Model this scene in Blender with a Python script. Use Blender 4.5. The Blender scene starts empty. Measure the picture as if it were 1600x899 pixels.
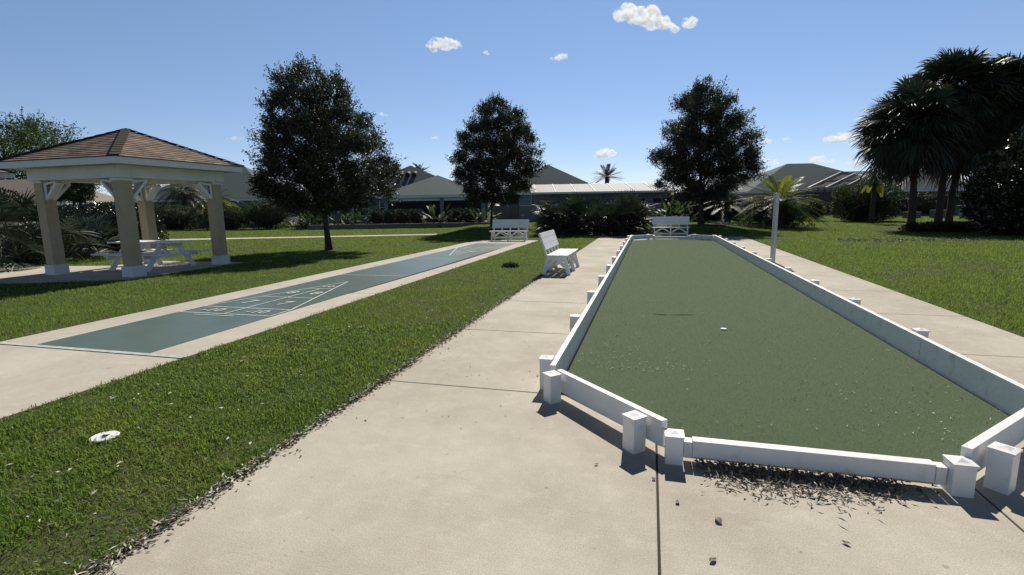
import bpy, bmesh, math, random
import numpy as np
from mathutils import Vector, Matrix

SC = bpy.context.scene
COL = SC.collection
PI = math.pi

# ------------------------------------------------------------------ camera
YB = .2665                       # camera heading, to the left of +Y
PITCH, ROLL, EYE, FPX = .1605, -.0162, 1.581, 790.56
SX = Vector((math.cos(YB), math.sin(YB), 0)); DX = Vector((-math.sin(YB), math.cos(YB), 0))
fwd = DX * math.cos(PITCH) - Vector((0, 0, 1)) * math.sin(PITCH)
up0 = SX.cross(fwd)
right = SX * math.cos(ROLL) + up0 * math.sin(ROLL)
upv = right.cross(fwd)
cam = bpy.data.cameras.new('camera')
cam.sensor_width = 36; cam.lens = FPX / 1600 * 36
cam.clip_start = .05; cam.clip_end = 5000
co = bpy.data.objects.new('camera', cam); COL.objects.link(co)
M = Matrix((right, upv, -fwd)).transposed().to_4x4(); M.translation = Vector((0, 0, EYE))
co.matrix_world = M
SC.camera = co

# ------------------------------------------------------------------ light
SUN_EL, SUN_AZ = math.radians(43.5), math.radians(-.5)     # azimuth clockwise from +Y
w = bpy.data.worlds.new('World'); SC.world = w; w.use_nodes = True
nt = w.node_tree; nt.nodes.clear()
sky = nt.nodes.new('ShaderNodeTexSky'); sky.sky_type = 'NISHITA'; sky.sun_disc = False
sky.sun_elevation = SUN_EL; sky.sun_rotation = SUN_AZ
sky.air_density = 1.0; sky.dust_density = .0; sky.ozone_density = 1.3; sky.altitude = 3000
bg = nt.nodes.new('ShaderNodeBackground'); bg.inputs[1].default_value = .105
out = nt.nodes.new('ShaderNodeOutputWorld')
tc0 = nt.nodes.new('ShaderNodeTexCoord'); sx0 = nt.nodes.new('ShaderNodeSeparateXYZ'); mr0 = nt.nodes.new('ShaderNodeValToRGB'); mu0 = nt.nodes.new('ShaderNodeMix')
els = mr0.color_ramp.elements          # sky dimmed near the horizon, and darkened overhead to cut fill light in shade
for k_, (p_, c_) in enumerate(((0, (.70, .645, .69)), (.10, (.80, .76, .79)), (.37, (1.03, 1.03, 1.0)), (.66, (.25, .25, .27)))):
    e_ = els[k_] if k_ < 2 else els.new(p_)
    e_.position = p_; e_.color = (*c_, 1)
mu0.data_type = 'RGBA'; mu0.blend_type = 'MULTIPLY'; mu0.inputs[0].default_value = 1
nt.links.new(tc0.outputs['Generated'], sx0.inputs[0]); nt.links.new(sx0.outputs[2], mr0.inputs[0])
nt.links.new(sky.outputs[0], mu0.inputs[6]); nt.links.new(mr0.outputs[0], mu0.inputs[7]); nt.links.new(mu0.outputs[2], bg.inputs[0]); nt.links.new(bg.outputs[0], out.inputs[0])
sl = bpy.data.lights.new('sun', 'SUN'); sl.energy = 5.0; sl.angle = math.radians(.5); sl.color = (1, .94, .84)
so = bpy.data.objects.new('sun', sl); COL.objects.link(so)
sd = Vector((math.sin(SUN_AZ) * math.cos(SUN_EL), math.cos(SUN_AZ) * math.cos(SUN_EL), math.sin(SUN_EL)))
so.rotation_euler = sd.to_track_quat('Z', 'Y').to_euler(); so.location = (0, 0, 30)
SC.view_settings.view_transform = 'Standard'; SC.view_settings.look = 'None'
SC.view_settings.exposure = 0.28; SC.view_settings.gamma = 1
SC.render.engine = 'CYCLES'
SC.cycles.max_bounces = 8; SC.cycles.diffuse_bounces = 4; SC.cycles.transparent_max_bounces = 16
SC.cycles.use_denoising = True; SC.cycles.volume_bounces = 10

# ------------------------------------------------------------------ materials
def lin(c):
    return tuple(c) + (1,)
def mat(name, col, rough=.6, spec=.3, col2=None, scale=6, detail=4, bump=0, bscale=60, island=0, trans=0,
        col3=None, scale3=1.2, t3=(.45, .7), metallic=0, stretch=None, tcol=None, straw=None):
    """Principled material: two colours mixed by noise, an optional third in large patches, per-piece variation, bump"""
    m = bpy.data.materials.new(name); m.use_nodes = True
    n = m.node_tree.nodes; l = m.node_tree.links
    b = n['Principled BSDF']; b.inputs['Roughness'].default_value = rough
    b.inputs['Specular IOR Level'].default_value = spec; b.inputs['Metallic'].default_value = metallic
    tc = n.new('ShaderNodeTexCoord'); src = tc.outputs['Object']
    if stretch:
        mp = n.new('ShaderNodeMapping'); mp.inputs['Scale'].default_value = stretch
        l.new(src, mp.inputs[0]); src = mp.outputs[0]
    def noise(s, d=4):
        x = n.new('ShaderNodeTexNoise'); x.inputs['Scale'].default_value = s; x.inputs['Detail'].default_value = d
        l.new(src, x.inputs['Vector']); return x.outputs['Fac']
    def ramp(f, a, c):
        x = n.new('ShaderNodeMapRange'); x.inputs['From Min'].default_value = a; x.inputs['From Max'].default_value = c
        l.new(f, x.inputs['Value']); return x.outputs[0]
    def mix(f, a, c, mode='MIX'):
        x = n.new('ShaderNodeMix'); x.data_type = 'RGBA'; x.blend_type = mode
        if isinstance(f, float): x.inputs[0].default_value = f
        else: l.new(f, x.inputs[0])
        for k, v in ((6, a), (7, c)):
            if isinstance(v, tuple): x.inputs[k].default_value = lin(v)
            else: l.new(v, x.inputs[k])
        return x.outputs[2]
    c = None
    if col2: c = mix(ramp(noise(scale, detail), .35, .65), col, col2)
    if col3: c = mix(ramp(noise(scale3, 5), *t3), c if c is not None else col, col3)
    if island:
        g = n.new('ShaderNodeNewGeometry')
        mr = n.new('ShaderNodeMapRange'); mr.inputs['To Min'].default_value = 1 - island; mr.inputs['To Max'].default_value = 1 + island
        l.new(g.outputs['Random Per Island'], mr.inputs['Value'])
        cc = n.new('ShaderNodeCombineColor'); 
        for k in range(3): l.new(mr.outputs[0], cc.inputs[k])
        c = mix(1.0, c if c is not None else col, cc.outputs[0], 'MULTIPLY')
    if straw:
        wn = n.new('ShaderNodeTexWhiteNoise'); wn.noise_dimensions = '1D'; l.new(g.outputs['Random Per Island'], wn.inputs['W'])
        c = mix(ramp(wn.outputs['Value'], .92, .925), c, straw)
    if c is None: b.inputs['Base Color'].default_value = lin(col)
    else: l.new(c, b.inputs['Base Color'])
    if bump:
        bp = n.new('ShaderNodeBump'); bp.inputs['Strength'].default_value = bump; bp.inputs['Distance'].default_value = .01
        l.new(noise(bscale, 5), bp.inputs['Height']); l.new(bp.outputs[0], b.inputs['Normal'])
    if trans:
        t = n.new('ShaderNodeBsdfTranslucent'); ms = n.new('ShaderNodeMixShader'); ms.inputs[0].default_value = trans
        if c is None: t.inputs[0].default_value = lin(tcol or col)
        else: l.new(c if not tcol else mix(.6, c, tcol), t.inputs[0])
        l.new(b.outputs[0], ms.inputs[1]); l.new(t.outputs[0], ms.inputs[2])
        l.new(ms.outputs[0], n['Material Output'].inputs['Surface'])
    return m

MT = {}
MT['ground'] = mat('lawn soil', (.045, .068, .017), .95, .05, (.06, .082, .024), 5.0, 8, .9, 25, col3=(.07, .06, .035), scale3=.35, t3=(.5, .75))
def concrete(name, c1, c2, c3, broom=(1.5, 90, 1)):
    """broom-finished concrete: blotches, speckle, faint broom lines, rust-brown spots and hairline cracks"""
    m = bpy.data.materials.new(name); m.use_nodes = True
    n = m.node_tree.nodes; l = m.node_tree.links; b = n['Principled BSDF']; b.inputs['Roughness'].default_value = .88; b.inputs['Specular IOR Level'].default_value = .15
    tc = n.new('ShaderNodeTexCoord')
    def noise(s_, d, st=None, rough=.5):
        x = n.new('ShaderNodeTexNoise'); x.inputs['Scale'].default_value = s_; x.inputs['Detail'].default_value = d; x.inputs['Roughness'].default_value = rough
        if st: mp = n.new('ShaderNodeMapping'); mp.inputs['Scale'].default_value = st; l.new(tc.outputs['Object'], mp.inputs[0]); l.new(mp.outputs[0], x.inputs['Vector'])
        else: l.new(tc.outputs['Object'], x.inputs['Vector'])
        return x.outputs['Fac']
    def rg(f, a, c, lo=0., hi=1.):
        x = n.new('ShaderNodeMapRange'); 
        for k, v in zip(('From Min', 'From Max', 'To Min', 'To Max'), (a, c, lo, hi)): x.inputs[k].default_value = v
        l.new(f, x.inputs['Value']); return x.outputs[0]
    def mix(f, a, c, mode='MIX'):
        x = n.new('ShaderNodeMix'); x.data_type = 'RGBA'; x.blend_type = mode
        if isinstance(f, float): x.inputs[0].default_value = f
        else: l.new(f, x.inputs[0])
        for k, v in ((6, a), (7, c)):
            if isinstance(v, tuple): x.inputs[k].default_value = lin(v)
            else: l.new(v, x.inputs[k])
        return x.outputs[2]
    c = mix(rg(noise(1.3, 9, None, .65), .36, .64), c1, c2); c = mix(rg(noise(.55, 7, None, .65), .44, .68, 0, .9), c, c3)
    c = mix(rg(noise(7, 8, None, .7), .52, .72, 0, .45), c, tuple(v * 1.18 for v in c2))
    g = n.new('ShaderNodeCombineColor'); sp = rg(noise(140, 3), .3, .7, .80, 1.2)
    for k in range(3): l.new(sp, g.inputs[k])
    c = mix(1.0, c, g.outputs[0], 'MULTIPLY')
    g = n.new('ShaderNodeCombineColor'); sp = rg(noise(1, 4, broom), .3, .7, .975, 1.025)
    for k in range(3): l.new(sp, g.inputs[k])
    c = mix(1.0, c, g.outputs[0], 'MULTIPLY')
    c = mix(rg(noise(16, 2), .70, .76, 0, .5), c, (.20, .155, .11))
    wv = n.new('ShaderNodeTexVoronoi'); wv.feature = 'DISTANCE_TO_EDGE'; wv.inputs['Scale'].default_value = .38; ds = n.new('ShaderNodeVectorMath'); ds.operation = 'ADD'
    nz = n.new('ShaderNodeTexNoise'); nz.inputs['Scale'].default_value = 2.2; nz.inputs['Detail'].default_value = 8; l.new(tc.outputs['Object'], nz.inputs['Vector'])
    sc_ = n.new('ShaderNodeVectorMath'); sc_.operation = 'SCALE'; sc_.inputs['Scale'].default_value = .55; l.new(nz.outputs['Color'], sc_.inputs[0])
    l.new(tc.outputs['Object'], ds.inputs[0]); l.new(sc_.outputs[0], ds.inputs[1]); l.new(ds.outputs[0], wv.inputs['Vector'])
    mk = n.new('ShaderNodeMath'); mk.operation = 'MULTIPLY'; l.new(rg(wv.outputs['Distance'], .0, .0016, .55, 0), mk.inputs[0]); l.new(rg(noise(.45, 2), .5, .56), mk.inputs[1])
    c = mix(mk.outputs[0], c, (.13, .115, .095)); l.new(c, b.inputs['Base Color'])
    bp = n.new('ShaderNodeBump'); bp.inputs['Strength'].default_value = .16; bp.inputs['Distance'].default_value = .004
    l.new(noise(1, 4, tuple(v * 2.2 for v in broom)), bp.inputs['Height']); b2 = n.new('ShaderNodeBump'); b2.inputs['Strength'].default_value = .3; b2.inputs['Distance'].default_value = .004
    l.new(noise(220, 3), b2.inputs['Height']); l.new(bp.outputs[0], b2.inputs['Normal']); l.new(b2.outputs[0], b.inputs['Normal'])
    return m
MT['concrete'] = concrete('broom concrete', (.405, .37, .305), (.48, .44, .37), (.335, .298, .24))
MT['concrete2'] = concrete('pad concrete', (.42, .385, .325), (.485, .445, .38), (.375, .34, .285))
MT['joint'] = mat('joint dirt', (.05, .045, .04), .9, .1)
MT['turf'] = mat('turf backing', (.08, .112, .062), .95, .1, (.098, .134, .074), 60, 4, .6, 300)
MT['fibre'] = mat('turf fibre', (.132, .172, .084), .55, .28, (.165, .204, .106), 1.1, 7, island=.42, trans=.3, col3=(.165, .18, .098), scale3=.45, t3=(.48, .68))
MT['green'] = mat('court paint', (.085, .125, .105), .33, .5, (.10, .145, .12), 3, 8, .15, 200, col3=(.095, .135, .118), scale3=1.1)
MT['line'] = mat('line paint', (.50, .53, .51), .6, .3, (.33, .37, .35), 14, 8)
MT['white'] = mat('white vinyl', (.74, .755, .745), .48, .35, (.69, .70, .685), 5, 8, .12, 25, col3=(.48, .48, .42), scale3=7, t3=(.56, .78))
MT['paint'] = mat('white painted wood', (.76, .77, .75), .5, .35, (.68, .69, .67), 7, 6, .1, 90)
MT['stucco'] = mat('tan stucco', (.40, .335, .225), .9, .15, (.44, .365, .245), 5, 6, .5, 180)
MT['plinth'] = mat('white stucco', (.66, .67, .66), .85, .2, (.6, .61, .6), 4, 6, .3, 160)
MT['fascia'] = mat('white fascia', (.70, .72, .72), .55, .3, (.65, .67, .67), 3, 5)
MT['beam'] = mat('pale cream beam', (.62, .63, .58), .6, .3, (.57, .58, .53), 3, 5)
MT['metal'] = mat('grey post', (.52, .55, .58), .38, .5, (.44, .47, .5), 4, 6, metallic=.2)
MT['bark'] = mat('bark', (.07, .058, .048), .95, .1, (.04, .034, .028), 9, 6, .8, 30, stretch=(1, 1, .3))
MT['palmbark'] = mat('palm bark', (.085, .075, .065), .95, .1, (.05, .043, .036), 10, 6, .9, 24, stretch=(1, 1, 2.5))
MT['oak'] = mat('oak leaf', (.030, .044, .025), .46, .45, island=.6, trans=.20, tcol=(.07, .10, .03))
MT['leafdark'] = mat('dark leaf', (.028, .048, .02), .55, .22, island=.5, trans=.16)
MT['hedge'] = mat('hedge leaf', (.042, .074, .024), .55, .25, island=.5, trans=.32)
MT['hedgelight'] = mat('light hedge leaf', (.06, .098, .03), .55, .25, island=.5, trans=.35)
MT['gloss'] = mat('glossy leaf', (.024, .042, .018), .22, .7, island=.5, trans=.1)
MT['palm'] = mat('palm leaf', (.036, .055, .030), .5, .35, island=.45, trans=.12)
MT['silverpalm'] = mat('silvery palm leaf', (.075, .10, .065), .45, .4, island=.4, trans=.2)
MT['cycad'] = mat('yellow green palm leaf', (.07, .11, .025), .5, .25, island=.5, trans=.45, tcol=(.30, .32, .03))
MT['grass'] = mat('grass blade', (.088, .164, .030), .6, .1, (.145, .222, .042), .7, 7, island=.7, trans=.46, straw=(.26, .23, .11), col3=(.205, .25, .06), scale3=1.6, t3=(.52, .70), tcol=(.27, .38, .05))
MT['litter'] = mat('dry leaf', (.23, .195, .15), .8, .2, island=.6)
MT['chips'] = mat('pale leaf scrap', (.46, .44, .36), .7, .2, island=.35)
MT['mulch'] = mat('mulch', (.10, .075, .055), .95, .1, (.06, .045, .035), 30, 5, 1.0, 40)
MT['rock'] = mat('bed of pale stones', (.28, .27, .25), .9, .2, island=.4)
MT['greyroof'] = mat('grey shingles', (.062, .086, .090), .9, .15, (.10, .128, .130), 14, 6, .3, 30)
MT['tanroof'] = mat('tan shingles', (.27, .23, .19), .9, .2, (.21, .18, .15), 12, 6, .3, 30)
MT['whiteroof'] = mat('pale metal roof', (.30, .29, .27), .7, .2, (.26, .25, .235), 2, 5)
MT['bluewall'] = mat('blue grey siding', (.19, .235, .26), .8, .2, (.17, .21, .235), 2, 5)
MT['greywall'] = mat('grey stucco wall', (.22, .235, .245), .85, .2, (.19, .205, .215), 2, 5, .2, 60)
MT['tanwall'] = mat('tan wall', (.36, .31, .25), .85, .2, (.33, .285, .23), 2, 5)
MT['glass'] = mat('dark window glass', (.02, .025, .03), .08, .6)
MT['screen'] = mat('dark lanai screen', (.015, .018, .02), .7, .2)
MT['cage'] = mat('bronze cage frame', (.30, .30, .30), .35, .5)
MT['cagedark'] = mat('dark cage frame', (.05, .05, .05), .4, .4)
MT['box'] = mat('utility green', (.20, .25, .20), .6, .3)
MT['darkbox'] = mat('dark stone', (.16, .155, .145), .85, .2, (.11, .105, .1), 8, 5)

# shingle roof for the pavilion: courses of tabs with random tone
def shingles(name, cols, sx=3.2, sz=9):
    m = bpy.data.materials.new(name); m.use_nodes = True
    n = m.node_tree.nodes; l = m.node_tree.links; b = n['Principled BSDF']
    b.inputs['Roughness'].default_value = .9; b.inputs['Specular IOR Level'].default_value = .15
    uv = n.new('ShaderNodeUVMap'); br = n.new('ShaderNodeTexBrick')
    br.inputs['Scale'].default_value = 1; br.inputs['Brick Width'].default_value = .32; br.inputs['Row Height'].default_value = .14
    br.inputs['Mortar Size'].default_value = .008; br.inputs['Bias'].default_value = 0
    br.inputs['Color1'].default_value = lin(cols[0]); br.inputs['Color2'].default_value = lin(cols[1]); br.inputs['Mortar'].default_value = lin(cols[2])
    nz = n.new('ShaderNodeTexNoise'); nz.inputs['Scale'].default_value = 3.5; nz.inputs['Detail'].default_value = 6
    l.new(uv.outputs[0], br.inputs['Vector']); l.new(uv.outputs[0], nz.inputs['Vector'])
    mx = n.new('ShaderNodeMix'); mx.data_type = 'RGBA'; mx.blend_type = 'MULTIPLY'; mx.inputs[0].default_value = .6
    mr = n.new('ShaderNodeMapRange'); mr.inputs['From Min'].default_value = .3; mr.inputs['From Max'].default_value = .7
    mr.inputs['To Min'].default_value = .55; mr.inputs['To Max'].default_value = 1.35
    l.new(nz.outputs['Fac'], mr.inputs['Value'])
    cc = n.new('ShaderNodeCombineColor')
    for k in range(3): l.new(mr.outputs[0], cc.inputs[k])
    l.new(br.outputs['Color'], mx.inputs[6]); l.new(cc.outputs[0], mx.inputs[7]); l.new(mx.outputs[2], b.inputs['Base Color'])
    bp = n.new('ShaderNodeBump'); bp.inputs['Strength'].default_value = .6; bp.inputs['Distance'].default_value = .02
    l.new(br.outputs['Fac'], bp.inputs['Height']); bp.invert = True; l.new(bp.outputs[0], b.inputs['Normal'])
    return m
MT['shingle'] = shingles('brown shingles', ((.255, .188, .148), (.14, .104, .084), (.06, .047, .04)))

def cloud_mat():
    m = bpy.data.materials.new('cloud'); m.use_nodes = True
    n = m.node_tree.nodes; l = m.node_tree.links; n.clear()
    o = n.new('ShaderNodeOutputMaterial'); v = n.new('ShaderNodeVolumePrincipled')
    v.inputs['Color'].default_value = (1, 1, 1, 1); v.inputs['Anisotropy'].default_value = .25
    tc = n.new('ShaderNodeTexCoord'); nz = n.new('ShaderNodeTexNoise'); nz.inputs['Scale'].default_value = .075; nz.inputs['Detail'].default_value = 6; nz.inputs['Roughness'].default_value = .72
    mr = n.new('ShaderNodeMapRange'); mr.inputs['From Min'].default_value = .45; mr.inputs['From Max'].default_value = .66; mr.inputs['To Max'].default_value = .25
    l.new(tc.outputs['Object'], nz.inputs['Vector']); l.new(nz.outputs['Fac'], mr.inputs['Value']); l.new(mr.outputs[0], v.inputs['Density'])
    l.new(v.outputs[0], o.inputs['Volume']); return m
MT['cloud'] = cloud_mat()
def mesh_screen_mat():
    m = bpy.data.materials.new('insect screen'); m.use_nodes = True
    n = m.node_tree.nodes; l = m.node_tree.links; b = n['Principled BSDF']; b.inputs['Base Color'].default_value = (.012, .013, .014, 1); b.inputs['Roughness'].default_value = .7
    tr = n.new('ShaderNodeBsdfTransparent'); ms = n.new('ShaderNodeMixShader'); ms.inputs[0].default_value = .62
    l.new(tr.outputs[0], ms.inputs[1]); l.new(b.outputs[0], ms.inputs[2]); l.new(ms.outputs[0], n['Material Output'].inputs['Surface'])
    return m
MT['mesh'] = mesh_screen_mat()

# ------------------------------------------------------------------ helpers
def V(s, d, z=0):
    """a point s metres to the right and d metres ahead of where the photographer stands"""
    p = SX * s + DX * d; return Vector((p.x, p.y, z))
def tag(o, label=None, cat=None, group=None, kind=None):
    if label: o['label'] = label
    if cat: o['category'] = cat
    if group: o['group'] = group
    if kind: o['kind'] = kind
    return o
def empty(name, loc, rz=0, label=None, cat=None, group=None):
    o = bpy.data.objects.new(name, None); COL.objects.link(o); o.location = loc; o.rotation_euler = (0, 0, rz); o.empty_display_size = .2
    return tag(o, label, cat, group)
def link(name, me, m, parent=None, smooth=False):
    if m: me.materials.append(m)
    if smooth: me.polygons.foreach_set('use_smooth', [True] * len(me.polygons))
    o = bpy.data.objects.new(name, me); COL.objects.link(o)
    if parent: o.parent = parent
    return o
class MB:
    def __init__(s): s.bm = bmesh.new()
    def hexa(s, p):
        v = [s.bm.verts.new(q) for q in p]
        for f in ((3, 2, 1, 0), (4, 5, 6, 7), (0, 1, 5, 4), (1, 2, 6, 5), (2, 3, 7, 6), (3, 0, 4, 7)): s.bm.faces.new([v[i] for i in f])
        return s
    def box(s, x0, x1, y0, y1, z0, z1):
        return s.hexa([(x0, y0, z0), (x1, y0, z0), (x1, y1, z0), (x0, y1, z0), (x0, y0, z1), (x1, y0, z1), (x1, y1, z1), (x0, y1, z1)])
    def bar(s, a, b, wd, th, side=(0, 0, 1)):
        """a beam of section wd (across) x th (along side) from a to b"""
        a, b = Vector(a), Vector(b); d = (b - a).normalized(); u = Vector(side); u = (u - d * u.dot(d)).normalized(); r = d.cross(u)
        u *= th / 2; r *= wd / 2
        return s.hexa([a - r - u, a + r - u, b + r - u, b - r - u, a - r + u, a + r + u, b + r + u, b - r + u])
    def prism(s, pts, z0, z1):
        lo = [s.bm.verts.new((x, y, z0)) for x, y in pts]; hi = [s.bm.verts.new((x, y, z1)) for x, y in pts]; n = len(pts)
        s.bm.faces.new(lo[::-1]); s.bm.faces.new(hi)
        for i in range(n): s.bm.faces.new((lo[i], lo[(i + 1) % n], hi[(i + 1) % n], hi[i]))
        return s
    def poly(s, pts): s.bm.faces.new([s.bm.verts.new(p) for p in pts]); return s
    def tube(s, pts, rad, n=8, cap=True):
        rings = []
        pts = [Vector(p) for p in pts]
        for i, p in enumerate(pts):
            d = (pts[min(i + 1, len(pts) - 1)] - pts[max(i - 1, 0)]).normalized()
            a = d.cross(Vector((.3, 1, .2))).normalized(); b = d.cross(a); r = rad[i] if hasattr(rad, '__len__') else rad
            rings.append([s.bm.verts.new(p + (a * math.cos(2 * PI * k / n) + b * math.sin(2 * PI * k / n)) * r) for k in range(n)])
        for i in range(len(rings) - 1):
            for k in range(n): s.bm.faces.new((rings[i][k], rings[i][(k + 1) % n], rings[i + 1][(k + 1) % n], rings[i + 1][k]))
        if cap: s.bm.faces.new(rings[0]); s.bm.faces.new(rings[-1][::-1])
        return s
    def build(s, name, m, parent=None, bevel=0, smooth=False, seg=2):
        bmesh.ops.recalc_face_normals(s.bm, faces=s.bm.faces)
        if bevel: bmesh.ops.bevel(s.bm, geom=list(s.bm.edges), offset=bevel, segments=seg, affect='EDGES', profile=.6)
        me = bpy.data.meshes.new(name); s.bm.to_mesh(me); s.bm.free()
        return link(name, me, m, parent, smooth)
def kids(o): return [c for c in bpy.data.objects if c.parent == o]
def copy_tree(o, parent=None):
    c = o.copy(); COL.objects.link(c)
    if parent: c.parent = parent
    for ch in kids(o): copy_tree(ch, c)
    return c
def np_mesh(name, v, tris, m, parent=None):
    me = bpy.data.meshes.new(name); v = np.asarray(v, np.float32); t = np.asarray(tris, np.int32)
    me.vertices.add(len(v)); me.vertices.foreach_set('co', v.ravel())
    me.loops.add(t.size); me.loops.foreach_set('vertex_index', t.ravel())
    me.polygons.add(len(t)); me.polygons.foreach_set('loop_start', np.arange(0, t.size, 3, dtype=np.int32))
    try: me.polygons.foreach_set('loop_total', np.full(len(t), 3, np.int32))
    except Exception: pass
    me.update(calc_edges=True)
    return link(name, me, m, parent)
def unit(a): return a / np.maximum(np.linalg.norm(a, axis=1, keepdims=True), 1e-9)
def leaf_geo(rng, pos, axis, length, width, fold=.25):
    """folded rhombic leaves: base, two sides, tip"""
    n = len(pos); axis = unit(axis); r = unit(np.cross(axis, rng.normal(size=(n, 3)))); nn = np.cross(axis, r)
    L = length * rng.uniform(.65, 1.3, (n, 1)); W = width * rng.uniform(.7, 1.3, (n, 1))
    mid = pos + axis * L * .45 + nn * W * fold
    v = np.stack([pos, mid + r * W / 2, pos + axis * L, mid - r * W / 2], 1).reshape(-1, 3)
    i = np.arange(n)[:, None] * 4
    return v, np.concatenate([i + [0, 1, 2], i + [0, 2, 3]], 1).reshape(-1, 3)
def merge(parts):
    vs, ts, k = [], [], 0
    for v, t in parts: vs.append(v); ts.append(t + k); k += len(v)
    return np.concatenate(vs), np.concatenate(ts)
def lumps(rng, k=7, f=1.5):
    K = rng.normal(size=(k, 3)) * f; ph = rng.uniform(0, 6.28, k)
    return lambda p: np.sin(p @ K.T + ph).mean(1) * 1.6
def strips(base, dirs, length, width, droop, side=None, seg=3, rng=None):
    """tapered leaflets: pointed strips that droop"""
    n = len(base); dirs = unit(dirs)
    if side is None: side = unit(np.cross(dirs, np.array([[0, 0, 1.]]) + .01))
    L = np.broadcast_to(np.asarray(length, float).reshape(-1, 1), (n, 1)); W = np.broadcast_to(np.asarray(width, float).reshape(-1, 1), (n, 1)); D = np.broadcast_to(np.asarray(droop, float).reshape(-1, 1), (n, 1))
    cols = []
    for k in range(seg):
        t = k / seg; c = base + dirs * L * t - np.array([[0, 0, 1.]]) * D * L * t * t; ww = W * (.45 + 1.6 * t if t < .35 else 1.0 * (1.15 - t * .75)) / 2
        cols += [c - side * ww, c + side * ww]
    cols.append(base + dirs * L * (1 - D * .15) - np.array([[0, 0, 1.]]) * D * L)
    v = np.stack(cols, 1).reshape(-1, 3); m = 2 * seg + 1; t = []
    for k in range(seg - 1): a = 2 * k; t += [[a, a + 1, a + 3], [a, a + 3, a + 2]]
    a = 2 * (seg - 1); t.append([a, a + 1, a + 2])
    i = np.arange(n)[:, None, None] * m
    return v, (i + np.array(t)[None]).reshape(-1, 3)

# ------------------------------------------------------------------ ground and paving
def sst(a, b, x): t = np.clip((np.asarray(x, float) - a) / (b - a), 0, 1); return t * t * (3 - 2 * t)
def rise(x, y):
    """height of the lawn: flat, with a low swell where the oaks and the palmetto stand"""
    s_ = x * SX.x + y * SX.y; d_ = x * DX.x + y * DX.y
    return .32 * sst(24.5, 30.5, d_) * (1 - sst(33, 43, d_)) * sst(-4.5, -2.2, s_) * (1 - sst(11.5, 15, s_))
def Vg(s_, d_, dz=0): p = V(s_, d_); return Vector((p.x, p.y, float(rise(p.x, p.y)) - .02 + dz))
sa = np.r_[-1800, -400, -100, np.arange(-60, 80, 1.0), 120, 400, 1800]; da = np.r_[-60, np.arange(-4, 70, 1.0), 100, 300, 1800]
ga, gb = np.meshgrid(sa, da); px_ = ga * SX.x + gb * DX.x; py_ = ga * SX.y + gb * DX.y
gv = np.stack([px_, py_, rise(px_, py_) - .010], -1).reshape(-1, 3); ns = len(sa); i0 = (np.arange(len(da) - 1)[:, None] * ns + np.arange(ns - 1)).ravel()
go = np_mesh('ground', gv, np.concatenate([np.stack([i0, i0 + 1, i0 + ns + 1], 1), np.stack([i0, i0 + ns + 1, i0 + ns], 1)]), MT['ground'])
go.data.polygons.foreach_set('use_smooth', [True] * len(go.data.polygons)); tag(go, kind='structure')
L0, R0 = -2.34, 4.17
JY = [4.03 + 2.02 * k for k in range(11)]
gap = .006
def slab(x0, x1, y0, y1, name='walkway', m='concrete'):
    tag(MB().box(x0 + gap, x1 - gap, y0 + gap, y1 - gap, -.12, 0).build(name, MT[m], bevel=.006), kind='structure')
for a, b in ((L0, .08), (.08, 1.77), (1.77, R0)): slab(a, b, .4, 4.03 if a != .08 else 3.3); slab(a, b, -3.2, .4)
slab(.08, 1.77, 3.3, 4.03)
ys = JY + [25.3]
for a, b in zip(ys[:-1], ys[1:]):
    slab(L0, -.80, a, b); slab(2.63, R0, a, b)
tag(MB().box(-.80, 2.63, 4.035, 22.3, -.1, -.0035).build('court_base', MT['joint']), kind='structure'); slab(-.80, 2.63, 22.3, 25.3)
tag(MB().box(L0 + .02, R0 - .02, -3.15, 25.25, -.14, -.005).build('joint_filler', MT['joint']), kind='structure')
# shuffleboard slab
SL, SR = -7.83, -4.87
for a, b in ((-4, .3), (.3, 4.2), (4.2, 8.3), (8.3, 12.4), (12.4, 16.5), (16.5, 20.8), (20.8, 22.6)): slab(SL, SR, a, b, 'shuffleboard_slab', 'concrete2')
CL, CR = -7.18, -5.42
def sheet(name, pts, z, m): return tag(MB().poly([(x, y, z) for x, y in pts]).build(name, MT[m]), kind='structure')
sheet('shuffleboard_court', [(CL, 4.25), (CR, 4.25), (CR, 20.72), (CL, 20.72)], .004, 'green')
ln = MB()
def seg(a, b, wd=.045, z=.008):
    a, b = Vector(a), Vector(b); d = (b - a).normalized(); n = Vector((-d.y, d.x)) * wd / 2; a = a - d * wd / 2 * 0; 
    ln.poly([(p.x, p.y, z) for p in (a - n, b - n, b + n, a + n)])
seg((SL, 4.2), (SR, 4.2), .07)
def half(f):
    y = lambda t: f(t); cx = (CL + CR) / 2; hw = (CR - CL) / 2 - .03
    k = .0003
    def s2(a, b, i): seg((a[0], y(a[1])), (b[0], y(b[1])), .036, .008 + i * k)
    s2((CL + .03, 6.2), (CR - .03, 6.2), 0); s2((CL + .03, 6.66), (CR - .03, 6.66), 1)
    s2((CL + .03, 6.2), (CL + .03, 6.66), 2); s2((CR - .03, 6.2), (CR - .03, 6.66), 2)
    tip = 9.55
    s2((cx - hw, 6.66), (cx, tip), 3); s2((cx + hw, 6.66), (cx, tip), 4)
    for i, yy in enumerate((7.63, 8.6)):
        hh = hw * (tip - yy) / (tip - 6.66); s2((cx - hh, yy), (cx + hh, yy), 5 + i)
    s2((cx, 6.2), (cx, 8.6), 7); s2((CL + .03, 10.55), (CR - .03, 10.55), 8)
half(lambda t: t); half(lambda t: 24.92 - t)
seg((cxm := (CL + CR) / 2 - .45, 6.08), (cxm + .75, 6.08), .03, .0105)
tag(ln.build('court_lines', MT['line']), kind='structure')
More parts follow.
